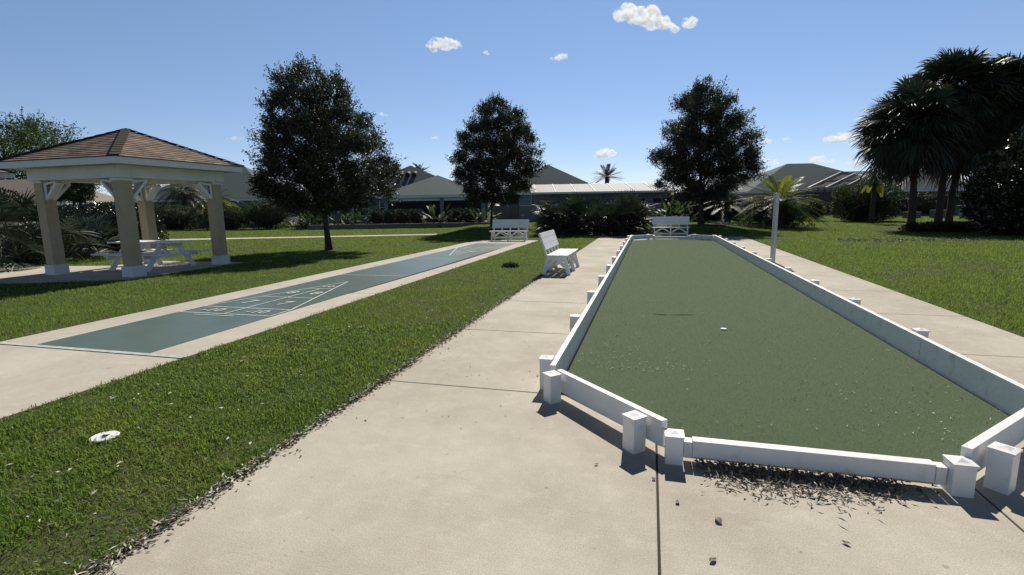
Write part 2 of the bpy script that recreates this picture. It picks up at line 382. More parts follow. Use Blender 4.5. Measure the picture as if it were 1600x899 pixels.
def number(txt, x, y, size, flip=False):
    c = bpy.data.curves.new('court_number', 'FONT'); c.body = txt; c.size = size; c.align_x = 'CENTER'; c.align_y = 'CENTER'
    o = bpy.data.objects.new('court_number', c); COL.objects.link(o); o.location = (x, y, .0118); o.rotation_euler = (0, 0, 0 if flip else PI)
    c.materials.append(MT['line']); c.offset = .006
    tag(o, kind='structure')
cx = (CL + CR) / 2
for sgn in (-1, 1):
    for txt, yy, dx, sz in (('-10', 6.42, .42, .3), ('7', 7.12, .36, .42), ('8', 8.1, .26, .38)):
        number(txt, cx + sgn * dx, yy, sz, True); number(txt, cx + sgn * dx, 24.92 - yy, sz)
number('10', cx, 8.85, .26, True); number('10', cx, 24.92 - 8.85, .26)
sheet('court_gutter', [(CR, 8.2), (CR + .02, 8.3), (CR + .06, 10.5), (CR + .11, 13.5), (CR + .10, 15.5), (CR + .03, 18.4), (CR, 18.6)], .0065, 'joint')
# pavilion pad and the path past the houses
pad = [(-11.9, 9.05), (-11.9, 12.75), (-15.5, 12.75), (-15.5, 11.4), (-24, 9.6), (-24, 7.0), (-14.6, 7.85)]
tag(MB().prism(pad, -.12, 0.0).build('pavilion_slab', MT['concrete2'], bevel=.005), kind='structure')
pth = [V(-34, 26.4), V(-34, 28.0), V(-10, 29.4), V(-3.2, 30.0), V(-3.2, 28.9), V(-10, 28.2)]
tag(MB().prism([(p.x, p.y) for p in pth], -.1, .015).build('path', MT['concrete2']), kind='structure')

# ------------------------------------------------------------------ bocce court
XI0, XI1, TH = -.731, 2.563, .05
YN, YF = 3.08, 23.25                       # outer faces of the two end boards
XC = (XI0 + XI1) / 2
cut = .80
turf_pts = [(.24, 3.17), (1.592, 3.17), (2.535, 4.09), (2.535, 22.24), (1.592, 23.16), (.24, 23.16), (-.703, 22.24), (-.703, 4.09)]
tag(MB().prism(turf_pts, -.01, .0256).build('bocce_turf', MT['turf']), kind='structure')
cb = empty('bocce_court_border', (XC, 13.2, 0), 0, 'low white board border with stub posts round the green bocce lawn', 'court border')
def part(mb, name, m, parent, bevel=0, smooth=False):
    o = mb.build(name, MT[m], None, bevel, smooth); o.parent = parent; o.matrix_parent_inverse = Matrix.Translation(parent.location).inverted()
    return o
for sx, x in ((-1, XI0), (1, XI1)):
    e = [4.02, 5.62, 10.75, 16.2, 22.31]
    for a, b in zip(e[:-1], e[1:]): part(MB().box(*sorted((x, x + sx * TH)), a + .003, b - .003, .010, .2556), 'side_board', 'white', cb, .004)
post_side = [4.16 + 1.72 * k for k in range(11)]
def post(x, y, h, rot=0, wd=.104):
    mb = MB(); hw = wd / 2; c, s = math.cos(rot), math.sin(rot); R = lambda px, py, z: (x + px * c - py * s, y + px * s + py * c, z)
    mb.hexa([R(-hw, -hw, -.02), R(hw, -hw, -.02), R(hw, hw, -.02), R(-hw, hw, -.02), R(-hw, -hw, h - .018), R(hw, -hw, h - .018), R(hw, hw, h - .018), R(-hw, hw, h - .018)])
    p = part(mb, 'post', 'white', cb, .003)
    mb = MB(); k = hw + .006; q = [R(-k, -k, 0), R(k, -k, 0), R(k, k, 0), R(-k, k, 0)]; bm = mb.bm
    lo = [bm.verts.new((a, b, h - .0175)) for a, b, _ in q]; mi = [bm.verts.new((a, b, h - .006)) for a, b, _ in q]
    k2 = hw * .62; q2 = [R(-k2, -k2, 0), R(k2, -k2, 0), R(k2, k2, 0), R(-k2, k2, 0)]; m2 = [bm.verts.new((a, b, h - .003)) for a, b, _ in q2]; ap = bm.verts.new((x, y, h + .010))
    bm.faces.new(lo[::-1])
    for i in range(4):
        j = (i + 1) % 4; bm.faces.new((lo[i], lo[j], mi[j], mi[i])); bm.faces.new((mi[i], mi[j], m2[j], m2[i])); bm.faces.new((m2[i], m2[j], ap))
    o = mb.build('cap', MT['white']); o.parent = p
    return p
for y in post_side:
    post(XI0 - TH - .054, y, .285); post(XI1 + TH + .054, y, .285)
for sy, yo in ((1, YN), (-1, YF)):
    fy = lambda t: yo + sy * t
    for sx in (-1, 1):
        fx = (lambda x: x) if sx < 0 else (lambda x: 2 * XC - x)      # mirrors a coordinate given for the left side
        a = Vector((fx(-.715), fy(.90))); b = Vector((fx(.105), fy(.055)))
        d = (b - a).normalized(); n = Vector((-d.y, d.x)); 
        if n.y * sy < 0: n = -n
        p = [a, b, b + n * .05, a + n * .05]
        part(MB().prism([(q.x, q.y) for q in p], .058, .232), 'corner_board', 'white', cb, .004)
        post(fx(-.732), fy(.794), .243, PI / 4); post(fx(-.063), fy(.10), .243, PI / 4)
        post(fx(.179), fy(.005), .19)
        x0, x1 = sorted((fx(.236), fx(.285)))
        part(MB().box(x0, x1, *sorted((fy(-.004), fy(.062))), .036, .137), 'end_bracket', 'white', cb, .002)
    x0, x1 = .287, 2 * XC - .287
    part(MB().box(x0, x1, *sorted((fy(0), fy(.068))), .041, .145), 'end_board', 'white', cb, .004)
# marker disc and wrinkles in the turf, modelled as thin dark tubes
d = MB(); d.tube([(.91, 6.55, .037), (.91, 6.55, .042)], .035, 20); tag(d.build('marker_disc', MT['white']), 'small white round marker disc lying on the green bocce turf', 'marker disc')
w_ = MB()
for a, b in (((.07, 7.30), (.27, 7.25)), ((.30, 7.27), (.62, 7.33))): w_.tube([(a[0], a[1], .034), ((a[0] + b[0]) / 2, (a[1] + b[1]) / 2 - .01, .037), (b[0], b[1], .034)], [.002, .005, .002], 6)
tag(w_.build('turf_wrinkle', MT['bark'], smooth=True), 'thin dark wrinkles running across the green bocce turf', 'wrinkle')
# turf fibres
rng = np.random.default_rng(5)
def in_turf(x, y): return (x > -.70) & (x < 2.53) & (y - 3.17 > (.25 - x) * .98) & (y > 3.18) & (y - 3.17 > (x - 1.58) * .98) & (y < 23.1) & (23.16 - y > (x - 1.58) * .98) & (23.16 - y > (.25 - x) * .98)
nf = 330000
yy = 3.1 + 20 * rng.random(nf) ** 1.9; xx = rng.uniform(-.7, 2.53, nf); k = in_turf(xx, yy); xx, yy = xx[k], yy[k]; n = len(xx)
sc = np.clip(yy / 4, 1, 5) ** .7
ang = rng.uniform(0, 6.28, n); tilt = rng.uniform(.1, .9, n)
v, t = strips(np.stack([xx, yy, np.full(n, .025)], 1), np.stack([np.cos(ang) * tilt, np.sin(ang) * tilt, np.ones(n)], 1), .013 * rng.uniform(.6, 1.2, n), .0022 * sc, .1, unit(np.stack([-np.sin(ang), np.cos(ang), 0 * ang], 1)), seg=1)
tag(np_mesh('turf_fibres', v, t, MT['fibre']), kind='stuff', cat='turf', label='short fibres of the artificial bocce turf')

# ------------------------------------------------------------------ pavilion
def pavilion(loc, label, hx=1.30, hy=1.33):
    """square open shelter: stucco columns on white plinths, beams with knee braces, hipped shingle roof"""
    r = empty('pavilion', loc, 0, label, 'pavilion', 'shelters on the left lawn')
    for sx in (-1, 1):
        for sy in (-1, 1):
            x, y = sx * hx, sy * hy
            c = MB().box(x - .14, x + .14, y - .14, y + .14, .27, 2.375).build('column', MT['stucco'], r, .006)
            MB().box(x - .175, x + .175, y - .175, y + .175, -.05, .268).build('plinth', MT['plinth'], c, .008)
            MB().box(x - .165, x + .165, y - .165, y + .165, 2.32, 2.386).build('capital', MT['beam'], c, .006)
            for ax in (0, 1):
                k = MB(); P = (lambda u, z, t: (x - sx * (.14 + u), y + t, z + .065)) if ax == 0 else (lambda u, z, t: (x + t, y - sy * (.14 + u), z + .065))
                for off in (-.07, .07):
                    k.bar(P(.012, 1.86, off), P(.012, 2.25, off), .045, .045, (1, 1, 0)); k.bar(P(.0, 2.232, off), P(.42, 2.29, off), .045, .045)
                    k.bar(P(.02, 1.86, off), P(.42, 2.27, off), .05, .06)
                k.bar(P(.03, 1.865, 0), P(.425, 2.265, 0), .17, .02)
                k.build('brace', MT['fascia'], c)
    ox, oy = hx + .21, hy + .21
    for a in (-1, 1):
        MB().box(-ox, ox, a * oy - .0 if a < 0 else oy - .30, -oy + .30 if a < 0 else oy, 2.388, 2.69).build('beam', MT['beam'], r, .006)
        MB().box(*sorted((a * ox, a * (ox - .30))), -oy + .303, oy - .303, 2.388, 2.69).build('beam', MT['beam'], r, .006)
    ex, ey = hx + .60, hy + .54
    MB().box(-ex + .03, ex - .03, -ey + .03, ey - .03, 2.694, 2.71).build('soffit', MT['beam'], r)
    f = MB()
    for a in (-1, 1):
        f.box(-ex, ex, *sorted((a * ey, a * (ey - .028))), 2.68, 2.835); f.box(*sorted((a * ex, a * (ex - .028))), -ey + .029, ey - .029, 2.68, 2.835)
    f.build('fascia', MT['fascia'], r, .004)
    # roof: thick hipped shell with shingle courses
    bm = bmesh.new(); uvl = bm.loops.layers.uv.new('UVMap'); k = .045; z0 = 2.838; ap = (0, 0, 3.76)
    c = [(-ex - k, -ey - k, z0), (ex + k, -ey - k, z0), (ex + k, ey + k, z0), (-ex - k, ey + k, z0)]
    A = Vector(ap)
    for i in range(4):
        p, q = Vector(c[i]), Vector(c[(i + 1) % 4]); e = (q - p).normalized(); n_course = 15
        up = (A - (p + q) / 2)
        for j in range(n_course):                      # stepped courses
            t0, t1 = j / n_course, (j + 1) / n_course; lift = Vector((0, 0, .014))
            a0, b0 = p.lerp(A, t0) + lift, q.lerp(A, t0) + lift; a1, b1 = p.lerp(A, t1), q.lerp(A, t1)
            def F(pts):
                vs = [bm.verts.new(v_) for v_ in pts]; fc = bm.faces.new(vs)
                for lp, v_ in zip(fc.loops, pts): lp[uvl].uv = ((Vector(v_) - p).dot(e) + i * 7.3, (Vector(v_) - p).dot(up.normalized()) * 1.0)
            if j < n_course - 1: F([a0, b0, b1, a1])
            else: F([a0, b0, A])
            F([p.lerp(A, t0), q.lerp(A, t0), b0, a0])
    bm.faces.new([bm.verts.new(v_) for v_ in c[::-1]])
    me = bpy.data.meshes.new('roof'); bm.to_mesh(me); bm.free(); ro = link('roof', me, MT['shingle'], r)
    hp = MB()
    for i in range(4):
        p = Vector(c[i]) + Vector((0, 0, .018)); q = A + Vector((0, 0, .016)); m_ = 12
        for j in range(m_): hp.bar(p.lerp(q, j / m_) + Vector((0, 0, .012)), p.lerp(q, (j + 1) / m_) + Vector((0, 0, .0)), .2, .014)
    hp.build('hip_cap', MT['shingle'], ro)
    return r
PV = pavilion((-13.61, 10.89, 0), 'tan column picnic pavilion with brown shingle hip roof beside the shuffleboard court')
P2 = copy_tree(PV); P2.location = (-21.2, 9.75, 0)
tag(P2, 'second shelter at the left picture edge, only its white eave corner showing behind the pavilion')

# ------------------------------------------------------------------ picnic table
pt = empty('picnic_table', (-13.45, 11.05, 0), 0, 'white A-frame picnic table on the slab under the shingled pavilion', 'picnic table')
for i in range(5): MB().box(-1.15, 1.15, -.37 + i * .15, -.37 + i * .15 + .14, .725, .76).build('table_plank', MT['paint'], pt, .005)
for a in (-1, 1):
    for i in range(2):
        y0 = a * .68 + (-.135 if a < 0 else .0) + i * .0; y0 = a * .70 - .14 + i * .145
        MB().box(-1.15, 1.15, y0, y0 + .135, .43, .465).build('seat_plank', MT['paint'], pt, .005)
for x in (-.62, .62):
    for a in (-1, 1): MB().bar((x, a * .22, .72), (x, a * .74, 0.0), .045, .13, (0, 1, 0)).build('leg', MT['paint'], pt, .004)
    MB().box(x + .024, x + .068, -.84, .84, .33, .425).build('seat_support', MT['paint'], pt, .004)
    MB().box(x + .024, x + .068, -.36, .36, .63, .722).build('top_support', MT['paint'], pt, .004)
    MB().bar((x - math.copysign(.03, x), 0, .40), (x * .35, 0, .715), .09, .04).build('brace', MT['paint'], pt, .003)

# ------------------------------------------------------------------ benches
def make_bench():
    r = empty('park_bench', (0, 0, 0)); L = .86
    for i in range(3): MB().box(-L, L, -.30 + i * .165, -.30 + i * .165 + .155, .425, .46).build('seat_slat', MT['paint'], r, .006)
    tl = lambda z: .20 + (z - .45) * .36
    for i in range(3):
        z0 = .575 + i * .128; z1 = z0 + .122
        MB().hexa([(-L, tl(z0) - .045, z0), (L, tl(z0) - .045, z0), (L, tl(z0) - .015, z0 - .005), (-L, tl(z0) - .015, z0 - .005), (-L, tl(z1) - .045, z1), (L, tl(z1) - .045, z1), (L, tl(z1) - .015, z1 - .005), (-L, tl(z1) - .015, z1 - .005)]).build('back_slat', MT['paint'], r, .005)
    for x in (-.78, -.39, 0, .39, .78): MB().bar((x, tl(.36), .36), (x, tl(.93), .93), .06, .03, (0, 1, 0)).build('back_stile', MT['paint'], r, .003)
    for x in (-.76, 0, .76):
        MB().bar((x, -.20, .42), (x, -.31, 0), .05, .085, (0, 1, 0)).build('leg', MT['paint'], r, .004)
        MB().bar((x, .17, .42), (x, .27, 0), .05, .085, (0, 1, 0)).build('leg', MT['paint'], r, .004)
        MB().box(x - .02, x + .02, -.17, .15, .335, .42).build('seat_rail', MT['paint'], r, .003)
        g_ = MB()
        for a in (-1, 1): g_.bar((x, a * .20 - .02, .18), (x, a * .02 - .02, .36), .03, .07, (0, 1, 0))
        g_.build('gusset', MT['paint'], r)
    for yy in (-.245, .215):
        for sgn in (-1, 1):
            MB().bar((sgn * .73, yy, .20), (sgn * .38, yy, .41), .03, .045).build('brace', MT['paint'], r)
            MB().bar((sgn * .03, yy, .20), (sgn * .38, yy - .004, .41), .03, .045).build('brace', MT['paint'], r)
            MB().box(*sorted((sgn * .03, sgn * .73)), yy - .02, yy + .02, .12, .165).build('stretcher', MT['paint'], r)
    return r
b0 = make_bench()
for i, (x, y, z, rz, lab) in enumerate(((-2.06, 12.1, 0, PI / 2, 'white slatted bench on the left walkway edge, turned side-on towards the bocce court'),
                                        (.97, 25.75, -.02, 0, 'white bench facing the bocce court from just past its far end board'),
                                        (-6.16, 22.25, 0, .03, 'white bench facing down the shuffleboard court from the far end of its slab'))):
    o = b0 if i == 0 else copy_tree(b0)
    o.location = (x, y, z + (float(rise(x, y)) if i == 1 else 0)); o.rotation_euler = (0, 0, rz); tag(o, lab, 'bench', 'white benches by the courts')

# ------------------------------------------------------------------ posts, lids
po = empty('marker_pole', (3.13, 14.55, 0), .6, 'tall grey square post standing in the right walkway beside the bocce boards', 'post')
MB().box(-.045, .045, -.045, .045, 0, 1.78).build('shaft', MT['metal'], po, .004)
MB().box(-.05, .05, -.05, .05, 1.7805, 1.795).build('cap', MT['metal'], po, .004)
MB().tube([(-.045, 0, .62), (-.085, 0, .62)], .014, 8).tube([(-.045, 0, .80), (-.085, 0, .80)], .014, 8).build('bolt', MT['metal'], po)
vl = empty('valve_lid', (-3.70, 2.50, 0), .4, 'round white irrigation lid with a square hole, sunk in the near grass strip', 'valve lid')
m_ = MB(); ro_, ri_ = .088, .026; N = 32
oc = [(math.cos(2 * PI * i / N), math.sin(2 * PI * i / N)) for i in range(N)]
sq = [(max(-1, min(1, c * 1.42)), max(-1, min(1, s * 1.42))) for c, s in oc]
for z0, z1 in ((.004, .014),):
    a = [m_.bm.verts.new((c * ro_, s * ro_, z0)) for c, s in oc]; b = [m_.bm.verts.new((c * ro_, s * ro_, z1 - .004)) for c, s in oc]; b2 = [m_.bm.verts.new((c * ro_ * .94, s * ro_ * .94, z1)) for c, s in oc]; e = [m_.bm.verts.new((c * ri_, s * ri_, z1)) for c, s in sq]; f = [m_.bm.verts.new((c * ri_, s * ri_, z0)) for c, s in sq]
    for i in range(N):
        j = (i + 1) % N
        for p, q in ((a, b), (b, b2), (b2, e), (e, f)): m_.bm.faces.new((p[i], p[j], q[j], q[i]))
m_.build('cover', MT['white'], vl, smooth=False)
MB().tube([(0, 0, -.04), (0, 0, .0045)], .084, 24).build('shaft', MT['joint'], vl)

# ------------------------------------------------------------------ vegetation makers
def oak(name, loc, H, R, zb, zw, tr, seed, label, nleaf=36000, m='oak', group='oaks on the lawn', cat='tree', lean=0, leaf=.085, tophat=.35, dense=1.0, mulch=False):
    """tree with a tapered trunk, limbs and a leafy crown: zb = underside of crown, zw = widest height"""
    rng = np.random.default_rng(seed); r = empty(name, loc, 0, label, cat, group)
    lf = lumps(rng, 9, 1.25 * 2.7 / R)
    az_l = rng.normal(size=6); 
    def prof(z):
        t = (z - zb) / (H - zb); tw = (zw - zb) / (H - zb)
        return np.where(t < tw, np.sqrt(np.clip(1 - ((tw - t) / tw * .94) ** 2, 0, 1)), np.clip(1 - ((t - tw) / (1 - tw)) ** 1.75, 0, 1) ** .72) 
    def radius(z, a): return R * prof(z) * (1 + .10 * np.sin(a + az_l[0] * 3) + .10 * np.sin(2 * a + az_l[1] * 3 + z) + .07 * np.sin(3 * a + az_l[2] * 5 - z * 1.7))
    tr_ = MB(); top = zb + (H - zb) * .78; pts = []
    for i in range(9):
        t = i / 8; pts.append((lean * t * t + .05 * math.sin(t * 5 + seed), .05 * math.cos(t * 4 + seed), -.05 + (top + .05) * t))
    tr_.tube(pts, [tr * (1.25 if i == 0 else 1 - .82 * (i / 8) ** .8) for i in range(9)], 10)
    tips = []
    nl = 16
    for i in range(nl):
        z0 = zb * .78 + (top - zb) * (i / nl) ** 1.1 * .9; a = i * 2.4 + rng.uniform(-.3, .3); z1 = min(z0 + (H - zb) * rng.uniform(.12, .28), H * .96)
        rr = float(radius(np.array(z1), a)) * rng.uniform(.6, .85); k = 6
        b0_ = np.array([np.interp(z0, [p[2] for p in pts], [p[0] for p in pts]), np.interp(z0, [p[2] for p in pts], [p[1] for p in pts]), z0])
        line = []
        for j in range(k + 1):
            t = j / k; line.append(b0_ + np.array([math.cos(a) * rr * t, math.sin(a) * rr * t, (z1 - z0) * (t ** .8 + .12 * math.sin(t * PI))]) + rng.normal(size=3) * .04 * (j > 0))
        r0 = tr * .42 * (1 - .5 * i / nl); tr_.tube(line, [r0 * (1 - .85 * j / k) for j in range(k + 1)], 6)
        tips += line[3:]
        for q in range(4):
            j = rng.integers(2, k); a2 = a + rng.uniform(-1.2, 1.2); e = line[j] + np.array([math.cos(a2), math.sin(a2), rng.uniform(.3, 1.2)]) * rr * .35
            tr_.tube([line[j], (line[j] + e) / 2 + rng.normal(size=3) * .05, e], [r0 * .35, r0 * .22, r0 * .08], 5); tips.append(e)
    tr_.build('trunk', MT['bark'], r, smooth=True)
    # lobes of foliage, then leaf clusters in each lobe
    nL = int(82 * dense); cand = []
    while len(cand) < nL * 14:
        z = zb + (H - zb) * rng.random(); a = rng.uniform(0, 2 * PI); q = rng.random() ** .5
        if rng.random() > max(float(prof(np.array(z))), .10): continue
        rd = float(radius(np.array(z), a)) * q * .86; cand.append((math.cos(a) * rd + lean * (z / H) ** 2, math.sin(a) * rd, min(z, H - .12 * R), q))
    cand = np.array(cand); sel = [0]; dm = np.linalg.norm(cand[:, :3] - cand[0, :3], axis=1)
    for _ in range(nL - 1):
        j = int(np.argmax(dm * rng.uniform(.55, 1, len(dm)))); sel.append(j); dm = np.minimum(dm, np.linalg.norm(cand[:, :3] - cand[j, :3], axis=1))
    Lb = cand[sel]; lr = R * rng.uniform(.13, .27, len(Lb)); ncl = 16
    u = unit(rng.normal(size=(len(Lb) * ncl, 3))); C = np.repeat(Lb[:, :3], ncl, 0) + u * (np.repeat(lr, ncl) * rng.random(len(u)) ** .4)[:, None] * np.array([1, 1, .8])
    C[:, 2] = np.maximum(C[:, 2], zb - .1 + .25 * rng.random(len(C))); q = np.repeat(Lb[:, 3], ncl)
    per = max(5, nleaf // len(C)); cr = R * (.035 + .035 * rng.random((len(C), 1))); g3 = np.clip(rng.normal(size=(len(C) * per, 3)), -1.7, 1.7)
    pos = np.repeat(C, per, 0) + g3 * np.repeat(cr, per, 0)
    outd = pos - np.array([0, 0, zb + (H - zb) * .3]); axis = unit(outd) * .6 + rng.normal(size=pos.shape) * .75 + np.array([0, 0, .35])
    geo = [leaf_geo(rng, pos, axis, leaf, leaf * .48)]
    # feathery twigs at the edge, each a thin stem with leaves along it
    oc = unit(C - np.array([0, 0, zb + (H - zb) * .35])); far = (np.linalg.norm((C - np.array([lean, 0, 0])) / np.array([R, R, (H - zb) * .6]) - np.array([0, 0, (zb + (H - zb) * .4) / ((H - zb) * .6)]), axis=1))
    ed = np.argsort(-far)[:int(900 * dense)]; ed = rng.choice(ed, min(len(ed), int(800 * dense)), replace=False)
    P, A_, T0, TD, TL = [], [], [], [], []
    for i in ed:
        d = oc[i] + np.array([0, 0, tophat]) + rng.normal(size=3) * .3; d /= np.linalg.norm(d)
        Lw = rng.uniform(.2, .62) * (R / 2.7); k = 24; t = rng.random(k)
        P.append(C[i] + d * Lw * t[:, None] + rng.normal(size=(k, 3)) * .028); A_.append(d + rng.normal(size=(k, 3)) * .55); T0.append(C[i]); TD.append(d); TL.append(Lw)
    geo.append(leaf_geo(rng, np.concatenate(P), np.concatenate(A_), leaf * .85, leaf * .4))
    geo.append(strips(np.array(T0), np.array(TD), np.array(TL), .018, .02, None, 2))
    np_mesh('crown', *merge(geo), MT[m], r)
    return r
def shrub(name, loc, rx, ry, h, label, m='hedge', n=4500, leaf=.11, box=2.0, zb=.05, rz=0, seed=1, rough=.12, group=None, cat='bush', blossoms=0):
    """leafy bush: a superellipsoid of leaves (box = 2 round, 8 clipped square) round a dark tangle of stems"""
    rng = np.random.default_rng(seed); r = empty(name, loc, rz, label, cat, group); lf = lumps(rng, 9, 2.6 / max(rx, .6))
    u = unit(rng.normal(size=(n, 3))); k = (np.abs(u) ** box).sum(1) ** (-1 / box); f = rng.random(n) ** .18
    base = u * k[:, None]; p = base * f[:, None] * (1 + rough * lf(base * 3)[:, None])
    sc = np.array([rx, ry, (h - zb) / 2]); pos = p * sc + np.array([0, 0, (h + zb) / 2])
    axis = unit(u * (1 / sc)) * .8 + rng.normal(size=(n, 3)) * .7 + np.array([0, 0, .4])
    np_mesh('foliage', *leaf_geo(rng, pos, axis, leaf, leaf * .5), MT[m], r)
    s_ = MB()
    for i in range(9):
        a = i * 2.4; q = .25 + .55 * (i % 3) / 2
        s_.tube([(math.cos(a) * .08 * rx, math.sin(a) * .08 * ry, -.05), (math.cos(a) * rx * q * .6, math.sin(a) * ry * q * .6, h * .4), (math.cos(a) * rx * q, math.sin(a) * ry * q, h * .8)], [.035, .025, .008], 5)
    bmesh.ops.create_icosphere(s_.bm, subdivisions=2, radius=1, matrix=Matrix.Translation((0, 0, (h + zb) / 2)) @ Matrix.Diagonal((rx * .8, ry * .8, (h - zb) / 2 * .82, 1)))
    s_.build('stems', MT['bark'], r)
    return r
def fan_fronds(rng, O, D, pet, R, nl=22, droop=.35, spread=1.9, wid=.035, bend=.12):
    """fan leaves on stalks: returns leaflet geometry and stalk lines"""
    g = []; st = []
    for o, d in zip(O, D):
        dl = min(1.0, np.linalg.norm(d)); d = d / np.linalg.norm(d); p = pet * dl * rng.uniform(.8, 1.12); hub = o + d * p - np.array([0, 0, bend * p * (1 - abs(d[2]))]); 
        s_ = np.cross(d, [0, 0, 1.]); s_ = s_ / (np.linalg.norm(s_) + 1e-6); tw = rng.normal() * .5; nn = np.cross(s_, d); s_ = s_ * math.cos(tw) + nn * math.sin(tw); nn = np.cross(s_, d)
        dd = d - np.array([0, 0, .25]); dd /= np.linalg.norm(dd)
        ph = np.linspace(-spread, spread, nl) + rng.normal(size=nl) * .03; dirs = dd[None] * np.cos(ph)[:, None] + s_[None] * np.sin(ph)[:, None] + nn[None] * .18 * np.abs(np.sin(ph))[:, None]
        Rl = R * rng.uniform(.85, 1.1) * (1 - .22 * (np.abs(ph) / spread) ** 2)
        dr = droop * rng.uniform(.6, 1.5)
        g.append(strips(np.repeat(hub[None], nl, 0), dirs, Rl, wid * R * np.ones(nl), dr * (.7 + .6 * rng.random(nl)), unit(np.cross(dirs, nn[None] + rng.normal(size=(nl, 3)) * .3)), 3))
        st.append((o, hub))
    return merge(g), st
def sphere_dirs(rng, n, zmin, zmax):
    i = np.arange(n); z = zmin + (zmax - zmin) * (i + .5) / n; a = i * 2.39996 + rng.uniform(0, 6); q = np.sqrt(1 - z * z); return np.stack([np.cos(a) * q, np.sin(a) * q, z], 1) + rng.normal(size=(n, 3)) * .10
def sabal(loc, H, R, seed, label, tr=.16, nf=150, lean=(0, 0), m='palm', group='cabbage palms in the right hand clump', zmin=-.95):
    rng = np.random.default_rng(seed); r = empty('cabbage_palm', loc, 0, label, 'palm', group)
    c = np.array([lean[0], lean[1], H]); 
    MB().tube([(lean[0] * t * t, lean[1] * t * t, -.1 + (H + .1) * t) for t in np.linspace(0, 1, 8)], [tr * (1.25 if t == 0 else 1 + .12 * math.sin(t * 9)) for t in np.linspace(0, 1, 8)], 10).build('trunk', MT['palmbark'], r, smooth=True)
    D = sphere_dirs(rng, nf, zmin, .98); O = c + D * .12
    D = D * (.55 + .45 * rng.random((nf, 1)) ** .5); (v, t), st = fan_fronds(rng, O, D, R * .56, R * .46, 30, .34, 2.2, .07)
    cr = np_mesh('crown', v, t, MT[m], r); s_ = MB()
    for a, b in st: s_.tube([a, (a + b) / 2 + np.array([0, 0, .03]), b], [.022, .016, .010], 4, False)
    s_.build('stalks', MT[m], cr)
    return r
def fan_clump(name, loc, rx, ry, h, n, R, seed, label, m='palm', group=None, zmin=.05, nl=20, cat='palm bush', wid=.06):
    rng = np.random.default_rng(seed); r = empty(name, loc, 0, label, cat, group)
    O = np.stack([rng.uniform(-rx, rx, n) * .75, rng.uniform(-ry, ry, n) * .75, rng.uniform(0, .3, n) * h], 1)
    D = np.stack([O[:, 0] / rx * 1.0, O[:, 1] / ry * 1.0, rng.uniform(zmin, 1.0, n)], 1) + rng.normal(size=(n, 3)) * .3
    pet = (h - R * .7) * .62
    (v, t), st = fan_fronds(rng, O, D, pet, R, nl, .18, 2.1, wid, .05)
    np_mesh('fronds', v, t, MT[m], r); s_ = MB()
    for a, b in st: s_.tube([a, b], [.018, .010], 4, False)
    s_.build('stalks', MT[m], r)
    return r
def pinnate(rng, o, d, L, g_, nl=26, ll=.35, wid=.035, vee=.35):
    """a feather palm leaf: returns leaflets and the midrib line"""
    d = d / np.linalg.norm(d); t = np.linspace(0, 1, nl); z = np.array([0, 0, 1.])
    P = o + d * L * t[:, None] - z * g_ * L * (t ** 2)[:, None]; T = unit(d[None] - 2 * g_ * z[None] * t[:, None])
    s_ = np.cross(d, z); s_ /= np.linalg.norm(s_) + 1e-6; u = np.cross(np.repeat(s_[None], nl, 0), T)
    k = t > .14; parts = []
    for sg in (-1, 1):
        dirs = s_[None] * sg + T * (.45 + .9 * t[:, None]) + u * vee + rng.normal(size=(nl, 3)) * .08
        ln_ = ll * np.sin(PI * (.12 + .8 * t)) ** .7
        parts.append(strips(P[k], dirs[k], ln_[k], wid, .30, unit(np.cross(dirs[k], u[k])), 2))
    return merge(parts), P
def feather_palm(name, loc, H, nf, L, seed, label, tr=.14, zmin=-.2, zmax=.95, g_=.35, ll=.4, wid=.045, m='palm', group=None, cat='palm', nl=26, vee=.35):
    rng = np.random.default_rng(seed); r = empty(name, loc, 0, label, cat, group)
    MB().tube([(0, 0, -.1), (.02, 0, H * .5), (0, .02, H)], [tr * 1.3, tr, tr * 1.05], 9).build('trunk', MT['palmbark'], r, smooth=True)
    D = sphere_dirs(rng, nf, zmin, zmax); g_l = []; s_ = MB()
    for d in D:
        gg, P = pinnate(rng, np.array([0, 0, H]) + d * .05, d, L * rng.uniform(.8, 1.15), g_ * rng.uniform(.7, 1.3), nl, ll, wid, vee); g_l.append(gg)
        s_.tube(P[::5], [.02 * (1 - .7 * i / len(P[::5])) for i in range(len(P[::5]))], 4, False)
    c = np_mesh('crown', *merge(g_l), MT[m], r); s_.build('midribs', MT[m], c)
    return r
def strap_plant(loc, h, n, seed, label, m='hedge', wid=.16, group='big leaved plants along the house beds', name='strap_leaf_plant'):
    rng = np.random.default_rng(seed); r = empty(name, loc, 0, label, 'plant', group)
    D = sphere_dirs(rng, n, .25, .98); O = rng.normal(size=(n, 3)) * np.array([.25, .25, .0])
    K = h * rng.uniform(.4, .75, n); hub = O + unit(D) * K[:, None]
    v, t = strips(hub, D + rng.normal(size=(n, 3)) * .2, h * .5, wid * h, .25, None, 3); np_mesh('leaves', v, t, MT[m], r)
    s_ = MB()
    for a, b in zip(O, hub): s_.tube([a, b], .014, 4, False)
    s_.build('stalks', MT[m], r)
    return r

